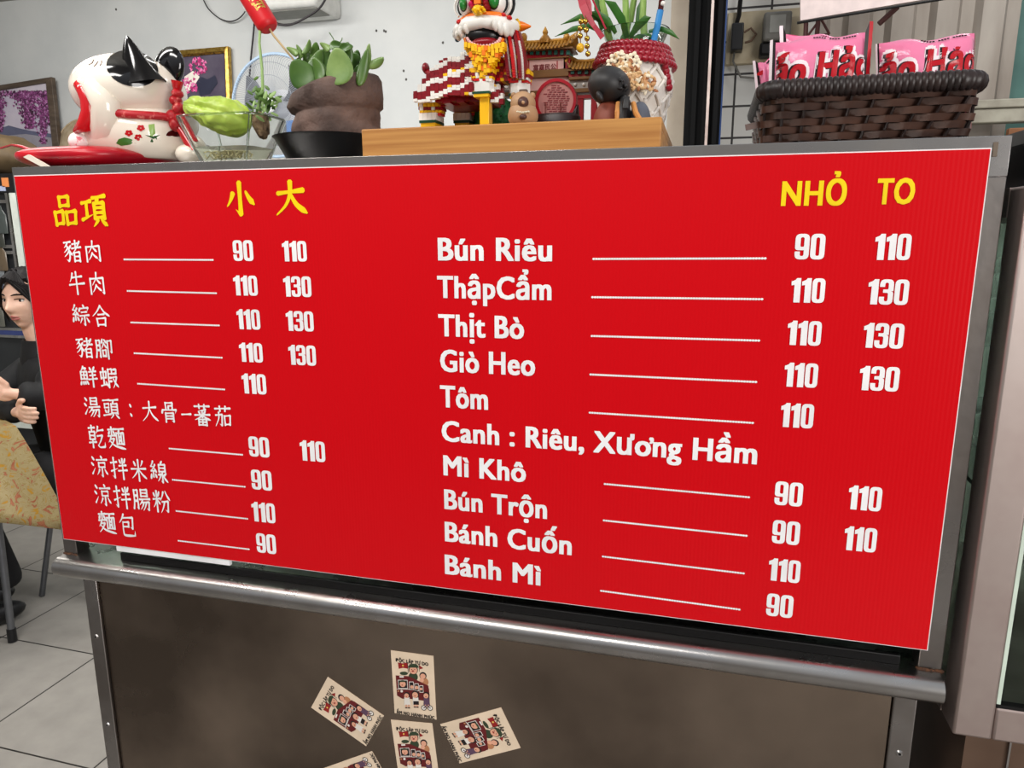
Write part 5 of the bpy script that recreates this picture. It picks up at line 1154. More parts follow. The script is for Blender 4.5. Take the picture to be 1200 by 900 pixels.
# underside
g = B()
for k in range(7): brick(g, 528 + k * 8, 118 - k * 0.5 + (k % 2) * 2, 0.12, 9, 16, 0.09, LR)
brick(g, 547, 122, 0.12, 50, 10, 0.05, LR); g.build('belly', ln_, smooth=0)
def leg_(u, v0, y, w=28, front=False):
    g = B()
    for k, (dv, hh, m, ww) in enumerate(((0, 4, LY, 1.1), (4, 4, LR, 1.05), (8, 3, LY, 0.95), (11, 3, LRR, 0.9))):
        n_ = 6
        for j in range(n_):
            brick(g, u - w * ww / 2 + (j + 0.5) * w * ww / n_, v0 + dv + hh / 2 + rr.uniform(-.4, .4), y - 0.008, w * ww / n_ * 0.95, hh, 0.012, m if rr.random() > 0.2 else LW, False)
        brick(g, u, v0 + dv + hh / 2, y + 0.004, w * ww, hh, 0.026, m)
    return g
for u, v0, y in ((507, 122, 0.115), (546, 122, 0.165)):
    lg = leg_(u, v0, y, 26).build('leg', ln_, smooth=0)
    zz = [at(u, v0 + dv, y).z for dv in (13, 21.5, 24.5)]; g = B(); p = at(u, v0, y); w = 22 * s_
    for j in range(4): g.rng(p.x - w / 2 + j * w / 4, p.x - w / 2 + (j + 0.94) * w / 4, y - 0.02, y + 0.010, zz[1], zz[0], LW)
    g.build('sock', lg, smooth=0); B().rng(p.x - w * 0.47, p.x + w * 0.47, y - 0.021, y + 0.012, zz[2], zz[1], LDG).build('shoe_band', lg, smooth=0); B().rng(p.x - w * 0.42, p.x + w * 0.42, y - 0.019, y + 0.010, ZB, zz[2], LY).build('sole', lg, smooth=0)
# raised front legs, one on a yellow pole
for u, v0, y, pole in ((567, 82, 0.066, True), (609, 84, 0.085, False)):
    lg = leg_(u, v0, y, 24).build('leg', ln_, smooth=0)
    g = B(); p = at(u, v0 + 21, y - 0.004); g.lathe(p, [(0.001, -6 * s_), (12 * s_, -6 * s_), (12 * s_, 5.5 * s_), (0.001, 5.5 * s_)], LW, 8, sy=0.8); g.build('sock', lg, smooth=20)
    p2 = at(u, v0 + 28.5, y - 0.004); B().box(p2, (20 * s_, 0.026, 2.4 * s_), LDG).build('shoe_band', lg, smooth=0); p2 = at(u, v0 + 31.5, y - 0.004); B().box(p2, (17 * s_, 0.024, 3.4 * s_), LY).build('sole', lg, smooth=0)
    if pole:
        p3 = at(u + 3, v0 + 33, y); B().rng(p3.x - 5.5 * s_, p3.x + 5.5 * s_, y - 0.01, y + 0.006, ZB, p3.z, LY).build('support_pole', ln_, bevel=0.001)
    else:
        p3 = at(u, v0 + 33, y); B().rng(p3.x - 5 * s_, p3.x + 3 * s_, y + 0.012, y + 0.022, ZB, p3.z, LR).build('support_pole', ln_, bevel=0.001)
# chest: yellow beard, red mane with white strands
g = B()
for j in range(13):
    n_ = 12 - int(j * 0.85)
    for k in range(n_):
        v = 58 + j * 2.6; u = 569 + (k - (n_ - 1) / 2) * 3.9 + rr.uniform(-.6, .6) - j * 0.15
        brick(g, u, v - abs(u - 569) * 0.20, 0.058 - 0.010 * (1 - j / 13) + rr.uniform(-.003, .003), 3.4, 5.2, 0.012, LY if rr.random() > 0.12 else LO)
g.build('beard', ln_, smooth=0)
g = B()
for k in range(9):
    u0 = 590 + k * 2.3
    for j in range(18):
        t = j / 17; v = 40 + 52 * t - (8 - k) * 0.5; u = u0 + 7 * t + 2.5 * math.sin(t * 3) * (k / 8)
        m = LW if k in (1, 4, 7) and j > 3 else (LRR if k % 2 else LR)
        if k in (2, 5) and j % 5 == 0: m = LY
        brick(g, u, v, 0.074 + 0.004 * (k % 3) - 0.01 * math.sin(t * 2.5), 3.0, 4.2, 0.014, m)
for j in range(8):
    for k in range(7): brick(g, 578 + k * 4.4 + (j % 2), 72 + j * 3.4, 0.085, 4.1, 3.3, 0.03, (LR, LRR, LR, LRR, LY)[(j * 3 + k) % 5])
g.build('mane', ln_, smooth=0)
# head: a curved shell with lips, mouth, eyes, nose, horn
hd_ = at(568, 22, 0.085)
def band(g, pts, rad, m, n=10, flat=1.0): g.tube([at(*p) for p in pts], [r_ * s_ for r_ in rad], m, n, flat=flat)
g = B()
g.ell(at(568, 2, 0.105), (32 * s_, 0.046, 28 * s_), LW, nu=32, nv=20); g.build('head_shell', ln_, smooth=80)
g = B()
band(g, ((535, 41, 0.085), (539, 35, 0.066), (549, 28, 0.052), (566, 25, 0.046), (582, 27, 0.05), (593, 30, 0.06), (601, 32, 0.08)), (5, 7.5, 7.5, 6.5, 7.5, 9, 8), LW, 14)
for k, (u, v, y, r_) in enumerate(((537, 42, 0.062, 5), (541, 38, 0.056, 6), (547, 34, 0.051, 5), (581, 30, 0.047, 6), (587, 32, 0.052, 8), (593, 34, 0.057, 8), (599, 35, 0.066, 7))): g.ell(at(u, v, y), (r_ * 0.55 * s_, 0.01, r_ * s_), LW, nu=12, nv=10)
g.build('upper_lip', ln_, smooth=60)
g = B(); band(g, ((537, 27, 0.075), (548, 20, 0.058), (566, 17, 0.047), (584, 18, 0.05), (598, 23, 0.07)), (2.6, 3.5, 3.8, 3.6, 3), LO, 10)
for u, v in ((538, 26), (590, 18), (597, 21), (576, 16)): g.ell(at(u, v, 0.055), (3 * s_, 0.006, 2.5 * s_), LRR, nu=8, nv=6)
g.build('lip_trim', ln_, smooth=60)
g = B(); g.ell(at(567, 43, 0.064), (21 * s_, 0.016, 12.5 * s_), LK, nu=24, nv=14).build('mouth', ln_, smooth=80)
g = B(); g.ell(at(568, 50, 0.053), (16 * s_, 0.008, 5 * s_), LR, nu=20, nv=12).build('tongue', ln_, smooth=80)
LPK = mat('brick_pink', (240, 190, 190), 0.3)
g = B()
for k in range(15):
    a = PI * (0.06 + 0.88 * k / 14); g.ell(at(567 + 19.5 * math.cos(a), 43.5 + 10.5 * math.sin(a), 0.046), (1.7 * s_, 0.003, 1.8 * s_), LPK, nu=8, nv=6)
g.build('teeth', ln_)
g = B(); band(g, [(567 + 22 * math.cos(PI * (0.02 + 0.96 * k / 10)), 44 + 14 * math.sin(PI * (0.02 + 0.96 * k / 10)), 0.050) for k in range(11)], [2.4] * 11, LO, 8)
band(g, [(567 + 20.8 * math.cos(PI * (0.02 + 0.96 * k / 10)), 44 + 12.2 * math.sin(PI * (0.02 + 0.96 * k / 10)), 0.048) for k in range(11)], [1.0] * 11, LK, 8); g.build('lower_jaw', ln_)
for u, v, ru, rv in ((546.5, 8, 8.0, 10), (582, 4, 10.5, 12)):
    p = at(u, v, 0.060); e_ = B().ell(p, (ru * s_, 0.012, rv * s_), LW, nu=22, nv=14).build('eye', ln_, smooth=80)
    B().ell(p + Vector((-0.0005, -0.006, 0)), (ru * 0.66 * s_, 0.0085, rv * 0.74 * s_), LK, nu=20, nv=12).ell(p + Vector((-0.0005, -0.0085, 0)), (ru * 0.56 * s_, 0.0085, rv * 0.64 * s_), LG, nu=20, nv=12).build('iris', e_, smooth=80)
g = B()
for k in range(3): band(g, [(582 + (12 + 4.2 * k) * math.cos(a), 4 + (13 + 4 * k) * math.sin(a), 0.062 + 0.006 * k) for a in [-1.0 + 0.26 * j for j in range(9)]], [1.7] * 9, (LK, LW, LK)[k], 8)
g.build('eye_ring', ln_); g = B()
for k in range(2): band(g, [(546 - (9 + 4 * k) * math.cos(a), 8 + (12 + 3 * k) * math.sin(a), 0.064 + 0.006 * k) for a in [-0.8 + 0.24 * j for j in range(8)]], [1.4] * 8, (LK, LW)[k], 8)
g.build('eye_ring', ln_)
g = B(); g.ell(at(561, 13, 0.045), (6.5 * s_, 0.012, 5.5 * s_), LY, nu=16, nv=12)
for k in range(7): g.ell(at(555 + k * 2.1, 12 + 3 * math.sin(k * 2.1), 0.037), (1.8 * s_, 0.004, 1.8 * s_), LY, nu=8, nv=6)
g.build('nose', ln_)
g = B(); brick(g, 562, 3, 0.05, 7, 7, 0.02, LO); brick(g, 562, -6, 0.052, 8, 6, 0.02, LRR)
for u, v, m in ((553, 6, LP), (555, 0, LRR), (570, 5, LR), (571, 9, LR), (569, -1, LP)): g.ell(at(u, v, 0.048), (3.6 * s_, 0.008, 3.6 * s_), m, nu=10, nv=8)
g.build('brow_ornament', ln_)
g = B(); p = at(604, 31, 0.09); q_ = at(622, 31, 0.085); g.tube([p, p.lerp(q_, 0.45), q_], [6.5 * s_, 5 * s_, 1.0 * s_], LO, 12).build('cheek_horn', ln_)
B().tube([at(606, 24, 0.088), at(608, 31, 0.08), at(606, 38, 0.088)], 0.0028, LY, 8).build('horn_ring', ln_)
g = B()
for u, v in ((534, 42), (533, 38), (536, 46)): g.ell(at(u, v, 0.085), 0.0035, mat('brick_teal', (28, 74, 96), 0.3), nu=8, nv=6)
g.build('cheek_stud', ln_)

# green pebbled ball behind the lion
GB = mat('green_pebble', (22, 120, 62), 0.4, var=(10, 84, 44), vscale=120, bump=0.6, bscale=160)
p = at(580, 142, 0.17); s_ = mpp(p); r_ = 25 * s_
g = B().ell((p.x, 0.17, ZB + r_ * 0.98), r_, GB, nu=28, nv=20)
for k in range(60):
    a = k * 2.39996; z = 1 - 2 * (k + 0.5) / 60; q = math.sqrt(1 - z * z)
    g.ell(Vector((p.x + r_ * q * math.cos(a), 0.17 + r_ * q * math.sin(a), ZB + r_ * 0.98 + r_ * z)), 0.0015, LDG, nu=6, nv=4)
tag(g.build('ball', origin=(p.x, 0.17, ZB)), 'dark green pebbled ball half hidden behind the legs of the toy lion', 'ball')

# ---------------- miniature gate
YG = 0.185
s_ = mpp(at(650, 90, YG))
gt = thing('miniature_gate', (at(650, 140, YG).x, YG, ZB), 'miniature red Chinese gate with golden tiled roofs behind the round plaque', 'figurine')
GRD_ = mat('gate_red', (166, 20, 32), 0.4); GGD = mat('gate_gold', (184, 134, 52), 0.4, 0.3, var=(150, 102, 36), vscale=60); GBR = mat('gate_bronze', (124, 86, 46), 0.45, 0.2); GTL = mat('gate_teal', (20, 84, 70), 0.4); GGY = mat('gate_grey', (168, 160, 152), 0.5); GPK = mat('gate_pink_panel', (226, 180, 172), 0.5)
def pb(g, u0, u1, v0, v1, dy, m, y=YG):
    a, b_ = at(u0, (v0 + v1) / 2, y), at(u1, (v0 + v1) / 2, y); t_, o_ = at((u0 + u1) / 2, v0, y).z, at((u0 + u1) / 2, v1, y).z
    g.rng(a.x, b_.x, y - dy / 2, y + dy / 2, o_, t_, m)
def roof(u0, u1, v0, v1, dep, name):
    """tiled roof: curved slope with ribs and an upswept ridge; v0 ridge line, v1 eave line"""
    g = B(); n = 12; xs0 = at(u0, v1, YG).x; xs1 = at(u1, v1, YG).x; zt_ = at((u0 + u1) / 2, v0, YG).z; zb_ = at((u0 + u1) / 2, v1, YG).z
    V = []
    for side in (-1, 1):
        for j in range(6):
            t = j / 5; yv = YG + side * dep * t; zv = zt_ - (zt_ - zb_) * (1 - max(0, 1 - t) ** 1.6)
            for k in range(n + 1):
                w_ = k / n; up = 0.010 * abs(2 * w_ - 1) ** 6; V.append((xs0 + (xs1 - xs0) * w_, yv, zv + up))
    fs = []
    for sd in range(2):
        for j in range(5):
            for k in range(n): o_ = sd * 6 * (n + 1); fs.append((o_ + j * (n + 1) + k, o_ + j * (n + 1) + k + 1, o_ + (j + 1) * (n + 1) + k + 1, o_ + (j + 1) * (n + 1) + k))
    g.add(V, fs, GGD)
    nr = int((u1 - u0) / 4.2)
    for k in range(nr + 1):
        w_ = k / nr; x = xs0 + (xs1 - xs0) * w_; up = 0.010 * abs(2 * w_ - 1) ** 6
        g.tube([(x, YG - dep * t, zt_ - (zt_ - zb_) * (1 - max(0, 1 - t) ** 1.6) + up + 0.001) for t in (0, .25, .5, .75, 1, 1.05)], 0.0016, GGD, 6)
    g.rng(xs0 + 0.002, xs1 - 0.002, YG - dep * 0.9, YG + dep * 0.9, zb_ - 0.001, zb_ + 0.001, GBR)
    g.tube([(xs0, YG, zt_ + 0.008), (xs0 + 0.012, YG, zt_ + 0.002), ((xs0 + xs1) / 2, YG, zt_ + 0.001), (xs1 - 0.012, YG, zt_ + 0.002), (xs1, YG, zt_ + 0.008)], 0.0028, GGD, 8)
    return g.build(name, gt, smooth=40)
roof(600, 676, 50, 62, 0.022, 'roof'); roof(666, 708, 73, 84, 0.018, 'roof'); roof(572, 618, 76, 86, 0.018, 'roof')
g = B()
for u in (640, 668, 611): pass
p = at(639, 47, YG); g.lathe(p - Vector((0, 0, 0.004)), [(0.001, 0), (6.5 * s_, 0), (7 * s_, 4 * s_), (4 * s_, 8 * s_), (2.4 * s_, 9 * s_), (3.4 * s_, 12 * s_), (2 * s_, 15 * s_), (0.4 * s_, 18 * s_)], GGD, 16)
for u in (664, 614): p = at(u, 44, YG); g.ell(p, (4 * s_, 0.006, 5 * s_), GGD, nu=10, nv=8)
g.build('finial', gt)
g = B(); pb(g, 606, 669, 62, 70, 0.022, GRD_); pb(g, 668, 702, 84, 91, 0.020, GRD_); pb(g, 586, 606, 86, 92, 0.020, GRD_)
for k in range(9): pb(g, 610 + k * 7, 613.5 + k * 7, 62, 67, 0.030, GTL)
for k in range(4): pb(g, 671 + k * 8, 675 + k * 8, 85, 89, 0.028, GTL)
g.build('bracket_frieze', gt, smooth=0)
g = B(); pb(g, 602, 669, 70, 72, 0.026, GBR); pb(g, 600, 668, 84, 93, 0.022, GBR); pb(g, 668, 702, 91, 95, 0.022, GBR); pb(g, 584, 702, 107, 112, 0.020, GBR); g.build('beam', gt, bevel=0.0008)
g = B(); pb(g, 662, 669, 70, 84, 0.018, GRD_); pb(g, 600, 606, 72, 84, 0.018, GRD_); g.build('side_panel', gt)
g = B(); pb(g, 606, 664, 72, 84, 0.018, GPK); nm = g.build('name_panel', gt)
V, Fs = text2d('富嘉民公', 0.03, 2); a, b_ = at(625, 78, YG - 0.0095), at(652, 78, YG - 0.0095); V = fit2d(V, a.x, b_.x, at(638, 82, YG - .0095).z, at(638, 75, YG - .0095).z)
g = B().add([(p[0], YG - 0.0096 - (p[2] if len(p) > 2 else 0), p[1]) for p in V], Fs, mat('gate_text_red', (120, 20, 24), 0.5))
pb(g, 621, 622.2, 73, 83, 0.019, GRD_); pb(g, 654, 655.2, 73, 83, 0.019, GRD_); g.build('name_lettering', nm, smooth=0)
g = B(); pb(g, 668, 702, 95, 106, 0.014, GGY); pb(g, 588, 606, 95, 107, 0.014, GGY)
for u, v in ((674, 99), (684, 99), (692, 98), (593, 102), (600, 102)):
    p = at(u, v, YG - 0.008); g.ell(p, 0.0022, LW, nu=8, nv=6)
pb(g, 606, 668, 93, 107, 0.012, GPK); g.build('relief_panel', gt, smooth=0)
for u0, u1 in ((583, 589), (603, 608), (676, 684), (693, 700)):
    a = at(u0, 125, YG).x; b_ = at(u1, 125, YG).x; B().rng(a, b_, YG - 0.005, YG + 0.005, ZB, at((u0 + u1) / 2, 112, YG).z, GRD_).build('column', gt, bevel=0.0008)
g = B(); pb(g, 608, 676, 112, 116, 0.012, GRD_); pb(g, 676, 700, 112, 116, 0.012, GRD_); g.build('lower_beam', gt)

# ---------------- round red plaque on a dark stand with two little bells
YQ = 0.115
p = at(652, 119, YQ); s_ = mpp(p); rq = 24.5 * s_
pl = thing('round_plaque', (p.x, YQ, ZB), 'round pink plaque in a red ring with lines of text, before the miniature gate', 'plaque')
nrm = Matrix.Rotation(PI / 2, 3, 'X')
B().lathe(p, [(rq * 0.86, -0.006), (rq, -0.006), (rq * 1.02, 0), (rq, 0.006), (rq * 0.86, 0.006), (rq * 0.86, -0.006)], mat('plaque_red', (178, 18, 38), 0.3), 48, nrm).build('ring', pl)
dk = B().lathe(p, [(0.0001, 0.003), (rq * 0.86, 0.003), (rq * 0.86, -0.003), (0.0001, -0.003)], mat('plaque_pink', (206, 140, 134), 0.45), 40, nrm).build('disc', pl)
g = B(); rr = random.Random(2)
for k in range(13):
    v = 101 + k * 2.5; hw_ = math.sqrt(max(0, 19 ** 2 - (v - 119) ** 2)) * 0.85
    u = 652 - hw_ * (0.5 + 0.5 * rr.random())
    while u < 652 + hw_ * 0.8:
        w_ = 2 + 4 * rr.random(); a, b_ = at(u, v, YQ), at(min(u + w_, 652 + hw_), v, YQ); g.rng(a.x, b_.x, YQ - 0.0037, YQ - 0.0030, a.z - 0.0006, a.z + 0.0006, mat('plaque_text', (146, 52, 58), 0.5)); u += w_ + 1.2
g.build('text_lines', dk, smooth=0)
zc_ = ZB + 0.010
B().lathe((p.x, YQ, ZB), [(0.001, 0), (29 * s_, 0), (29 * s_, at(652, 138, YQ).z - ZB), (25 * s_, at(652, 134, YQ).z - ZB), (0.001, at(652, 134, YQ).z - ZB)], mat('dark_stand', (44, 26, 26), 0.4), 32, sy=0.5).tube([at(630, 141, YQ), at(629, 130, YQ), at(634, 138, YQ + 0.004)], 0.005, mat('dark_stand', (44, 26, 26), 0.4), 8).tube([at(674, 139, YQ), at(676, 128, YQ), at(668, 137, YQ)], 0.006, mat('dark_stand', (44, 26, 26), 0.4), 8).build('stand', pl)
for u in (639, 657):
    b0_ = at(u, 120, YQ - 0.008); be = B().lathe(at(u, 139, YQ - 0.008), [(0.001, 0), (2.6 * s_, 0), (2.2 * s_, 2.4 * s_), (1.2 * s_, 4.4 * s_), (0.001, 5 * s_)], GGD, 12).build('bell', pl)
    B().tube([b0_, at(u, 135, YQ - 0.008)], 0.0008, mat('bell_cord', (110, 40, 30), 0.6), 6).build('cord', be)

# ---------------- tan bear like figurine
YT = 0.06
p = at(613, 127, YT); s_ = mpp(p)
TAN = mat('tan_figure', (186, 148, 112), 0.55, var=(172, 132, 96), vscale=16); TDK = mat('dark_brown_figure', (84, 52, 44), 0.45)
fgz = thing('animal_figurine', (p.x, YT, ZB), 'small tan animal figurine with a big dark snout, in front of the miniature gate', 'figurine')
zc_ = ZB + 16 * s_
g = B().ell((p.x, YT, ZB + 13 * s_), (17.5 * s_, 0.022, 17 * s_), TAN, nu=28, nv=20, fn=lambda d, q: Vector((q.x * (1 + 0.08 * -d.z), q.y, max(q.z, -13 * s_)))).ell(at(613, 122, YT), (14.5 * s_, 0.020, 14 * s_), TAN, nu=28, nv=20)
for du in (-11, 11): g.ell(at(613 + du, 112, YT + 0.004), (3.6 * s_, 0.006, 3.6 * s_), TAN, nu=10, nv=8)
g.build('body', fgz, smooth=80)
B().ell(at(613, 120, YT - 0.016), (6.5 * s_, 0.007, 6.5 * s_), TDK, nu=20, nv=14).build('snout', fgz)
g = B().ell(at(613, 120, YT - 0.0225), (2 * s_, 0.002, 2 * s_), TAN, nu=10, nv=8); g.build('nose_mark', fgz)
g = B()
for du in (-6, -3, 0, 3, 6): g.ell(at(613 + du, 132 + abs(du) * -0.15, YT - 0.020), (2.2 * s_, 0.003, 1.4 * s_), mat('cream_bow', (226, 216, 190), 0.5), nu=8, nv=6)
g.build('bow_tie', fgz); B().ell(at(613, 137, YT - 0.021), (4.5 * s_, 0.004, 3.2 * s_), TDK, nu=12, nv=8).build('paw', fgz)
B().rng(at(609, 107, YT).x, at(618, 107, YT).x, YT - 0.004, YT + 0.004, at(613, 110, YT).z, at(613, 105, YT).z, mat('brown_cap', (96, 76, 64), 0.6)).build('hat', fgz, bevel=0.001)

# ---------------- little black monk figurine
YM = 0.075
p = at(714, 101, YM); s_ = mpp(p)
MK = mat('matte_black_clay', (40, 38, 38), 0.5); MO = mat('rust_robe', (132, 62, 42), 0.55); MT = mat('robe_trim', (214, 146, 78), 0.5); MGY = mat('grey_sleeve', (88, 92, 104), 0.6)
mk = thing('monk_figurine', (p.x, YM, ZB), 'little black headed monk figurine in a rust robe in front of the glass vase', 'figurine')
g = B().ell(p, (25 * s_, 0.034, 21.5 * s_), MK, Matrix.Rotation(0.25, 3, 'Y'), 36, 24)
g.ell(at(703, 113, YM - 0.030), (3.6 * s_, 0.006, 6.5 * s_), MK, Matrix.Rotation(-0.5, 3, 'Y'), 12, 10)
for u, v, a in ((728, 95, 0.4), (727, 104, 0.4)): g.ell(at(u, v, YM - 0.024), (3.4 * s_, 0.005, 1.5 * s_), MK, nu=10, nv=8)
g.ell(at(733, 101, YM - 0.020), (2.5 * s_, 0.005, 2.5 * s_), MK, nu=10, nv=8); g.build('head', mk, smooth=80)
g = B(); g.tube([at(726, 91, YM - 0.031), at(729, 95, YM - 0.029), at(729, 99, YM - 0.029)], 0.0008, LK, 5).tube([at(733, 107, YM - 0.023), at(736, 104, YM - 0.020)], 0.0008, LK, 5); g.build('face_lines', mk)
def dome(c0, rx, ry, h, m, nm):
    B().ell((c0.x, c0.y, ZB), (rx, ry, h), m, nu=28, nv=18, fn=lambda d, q: Vector((q.x, q.y, max(q.z, 0)))).build(nm, mk, smooth=80)
h_ = at(715, 116, YM).z - ZB
dome(at(715, 135, YM), 20 * s_, 0.026, h_, MO, 'robe')
dome(at(731, 135, YM - 0.006), 8.5 * s_, 0.028, h_ * 1.1, MK, 'chest')
for u in (723.5, 745): B().tube([at(u - (2 if u < 730 else -3) + 2, 141, YM - 0.030), at(u, 132, YM - 0.031), at(u - (3 if u > 730 else -1), 121, YM - 0.022)], 0.0032, MT, 8, flat=1).build('robe_trim', mk)
dome(at(750, 135, YM), 13 * s_, 0.022, h_ * 0.85, MGY, 'sleeve')
g = B(); g.ell(at(734, 121, YM - 0.026), (5 * s_, 0.008, 6 * s_), MK, nu=14, nv=10)
for k in range(4): g.tube([at(731 + k * 1.4, 127, YM - 0.035), at(732 + k * 1.3, 119, YM - 0.034), at(733 + k * 1.1, 114, YM - 0.030)], 0.0018, MK, 6)
g.build('praying_hands', mk, smooth=80)

# ---------------- glass vase with net cover, beads, plants
YV = 0.165
vc = at(742, 110, YV); s_ = mpp(vc); zr = at(745, 38, YV).z - ZB
vx = at(744, 60, YV).x
va = thing('glass_vase', (vx, YV, ZB), 'clear glass vase in a white diamond patterned cover with red bead rows', 'vase')
hz_ = lambda v: at(745, v, YV).z - ZB
prof = [(0.001, 0), (30 * s_, 0), (34 * s_, hz_(130)), (40 * s_, hz_(110)), (40 * s_, hz_(95)), (37 * s_, hz_(80)), (33 * s_, hz_(66)), (32 * s_, hz_(58)), (33 * s_, hz_(50)), (38 * s_, hz_(38)), (39 * s_, hz_(37)), (37.5 * s_, hz_(37.5)), (31.5 * s_, hz_(50)), (30.5 * s_, hz_(58)), (31.5 * s_, hz_(66)), (35 * s_, hz_(80)), (38 * s_, hz_(95)), (38 * s_, hz_(110)), (28 * s_, 0.004), (0.001, 0.004)]
B().lathe((vx, YV, ZB), prof, GLASS, 48).build('vase_glass', va, smooth=60)
g = B(); vrad = lambda z: next((a[0] + (b_[0] - a[0]) * (z - a[1]) / max(1e-6, b_[1] - a[1]) for a, b_ in zip(prof[1:8], prof[2:9]) if a[1] <= z <= b_[1]), 30 * s_)
NET = mat('white_lace_cover', (232, 226, 218), 0.6, var=(222, 214, 204), vscale=60)
zt2 = hz_(72)
g.lathe((vx, YV, ZB), [(vrad(zt2 * k / 14) + 0.0022, zt2 * k / 14) for k in range(15)], NET, 40)
cov = g.build('lace_cover', va, smooth=80); g = B()
for sgn in (1, -1):
    for k in range(11):
        a0 = k * 2 * PI / 11; g.tube([(vx + (vrad(zt2 * t) + 0.004) * math.cos(a0 + sgn * 1.7 * t), YV + (vrad(zt2 * t) + 0.004) * math.sin(a0 + sgn * 1.7 * t), ZB + zt2 * t) for t in [j / 16 for j in range(17)]], 0.0022, NET, 6)
for j in range(6):
    for k in range(11):
        t = (j + 0.5 + 0.0) / 6.5; a0 = (k + 0.5 * (j % 2)) * 2 * PI / 11; rd = vrad(zt2 * t) + 0.004
        g.ell((vx + rd * math.cos(a0), YV + rd * math.sin(a0), ZB + zt2 * t), 0.0034, NET, nu=8, nv=6)
g.build('diamond_net', cov)
BEAD = mat('red_bead', (150, 14, 34), 0.15, coat=0.5)
for j, v in enumerate((59, 65.5, 72, 78)):
    g = B(); z = hz_(v + 4); rd = vrad(z) + 0.0055 + 0.001 * j; nb_ = 44
    for k in range(nb_):
        a = 2 * PI * (k + 0.5 * (j % 2)) / nb_; tilt = 0.06 * rd * math.cos(a)
        g.ell((vx + rd * math.cos(a), YV + rd * math.sin(a), ZB + z - tilt + 0.004), 0.0046, BEAD, nu=10, nv=8)
    g.build('bead_row', va)
g = B()
for k in range(7): t = k / 6; g.ell(at(777 + 7 * t, 66 + 36 * t, YV - 0.03 + 0.01 * t), (0.0048, 0.0048, 0.0056), BEAD, nu=10, nv=8)
g.build('bead_tail', va)
GF = mat('pale_gold_flower', (222, 190, 140), 0.45, var=(196, 140, 90), vscale=80); GFB = mat('brown_gold_flower', (164, 104, 64), 0.5); CRM = mat('cream_flower', (240, 226, 198), 0.5)
g = B(); rr = random.Random(9)
for k in range(230):
    t = rr.random(); u = 726 + 28 * t + rr.gauss(0, 7); v = 74 + 26 * t + rr.gauss(0, 5.5)
    if u > 771 or u < 714: continue
    rd = 40 * s_ + 0.010 + rr.random() * 0.005; dx = at(u, v, YV - 0.05).x - vx; yv = YV - math.sqrt(max(1e-5, rd * rd - min(abs(dx), rd * 0.97) ** 2))
    p = at(u, v, yv); rot = Matrix.Rotation(rr.random() * 6, 3, 'Y') @ Matrix.Rotation(rr.uniform(-.8, .8), 3, 'X')
    g.ell(p, (0.0036, 0.0010, 0.0022), rr.choice((GF, GF, CRM, GFB)), rot, 8, 6)
for u, v in ((720, 68), (727, 65), (733, 70), (742, 67), (746, 74), (716, 74)):
    rd = 40 * s_ + 0.012; dx = at(u, v, YV - 0.05).x - vx; yv = YV - math.sqrt(max(1e-5, rd * rd - dx * dx)); p = at(u, v, yv)
    for k in range(5): a = k * 1.257; g.ell(p + Vector((0.004 * math.cos(a), 0, 0.004 * math.sin(a))), (0.0028, 0.0014, 0.0028), CRM, nu=8, nv=6)
tag(g.build('flower_spray', origin=at(735, 85, YV - 0.06)), 'spray of small pale gold artificial flowers on the front of the glass vase', 'flowers')
# plants in the vase
STG = mat('bamboo_shoot', (112, 150, 62), 0.4, var=(150, 180, 96), vscale=30, vstretch=(8, 8, 1)); BLD = mat('bamboo_leaf', (58, 112, 36), 0.4, var=(40, 88, 26), vscale=30)
def blade(g, pts, w, m):
    P = [at(*q) for q in pts]; n = len(P); V = []
    for i, p in enumerate(P):
        d = (P[min(i + 1, n - 1)] - P[max(i - 1, 0)]).normalized(); sd = d.cross(Vector((0.15, 1, 0.1))).normalized(); t = i / (n - 1); ww = w * s_ * (0.35 + 1.3 * math.sin(PI * min(1, t * 0.93 + 0.07)) * 0.5) * (1 if t < 1 else 0.05)
        V += [p - sd * ww, p + Vector((0, 0.0016, 0)), p + sd * ww, p - Vector((0, 0.0012, 0))]
    fs = []
    for i in range(n - 1):
        for k in range(4): fs.append((i * 4 + k, i * 4 + (k + 1) % 4, (i + 1) * 4 + (k + 1) % 4, (i + 1) * 4 + k))
    g.add(V, fs, m)
lb = thing('bamboo_plant', (vx, YV, ZB + 0.006), 'green bamboo shoots and long leaves growing from the glass vase', 'plant')
for pts in (((716, 60, YV), (712, 30, YV), (706, 5, YV), (704, -25, YV)), ((735, 60, YV), (734, 30, YV), (733, 0, YV), (734, -30, YV)), ((757, 60, YV), (753, 25, YV), (754, 0, YV), (757, -30, YV)), ((727, 60, YV + .01), (738, 28, YV + .01), (742, 5, YV + .01), (748, -25, YV + .01))):
    P = [at(*q) for q in pts]; root_ = Vector((vx + (P[0].x - vx) * 0.6, YV, ZB + 0.008))
    st = B().tube([root_] + P, [0.004, 0.0046, 0.0044, 0.004, 0.0035], STG, 10).build('shoot', lb)
for pts, w in ((((735, 45, .16), (728, 22, .15), (718, 6, .145), (708, 0, .14)), 5), (((738, 44, .15), (748, 30, .13), (757, 22, .125), (763, 20, .12)), 4.5), (((716, 40, .16), (700, 20, .155), (680, 20, .15), (657, 29, .145)), 4),
               (((708, 40, .17), (692, 30, .17), (672, 34, .165), (650, 43, .16)), 3.5), (((760, 38, .15), (775, 34, .14), (786, 38, .135), (796, 46, .13)), 3), (((705, 35, .17), (700, 10, .17), (697, -20, .17)), 4), (((745, 40, .17), (750, 10, .17), (764, -25, .17)), 4), (((722, 40, .15), (712, 24, .15), (700, 16, .15), (690, 14, .15)), 4)):
    g = B(); blade(g, pts, w, BLD); g.build('leaf', lb, smooth=60)
g = B(); rr = random.Random(4)
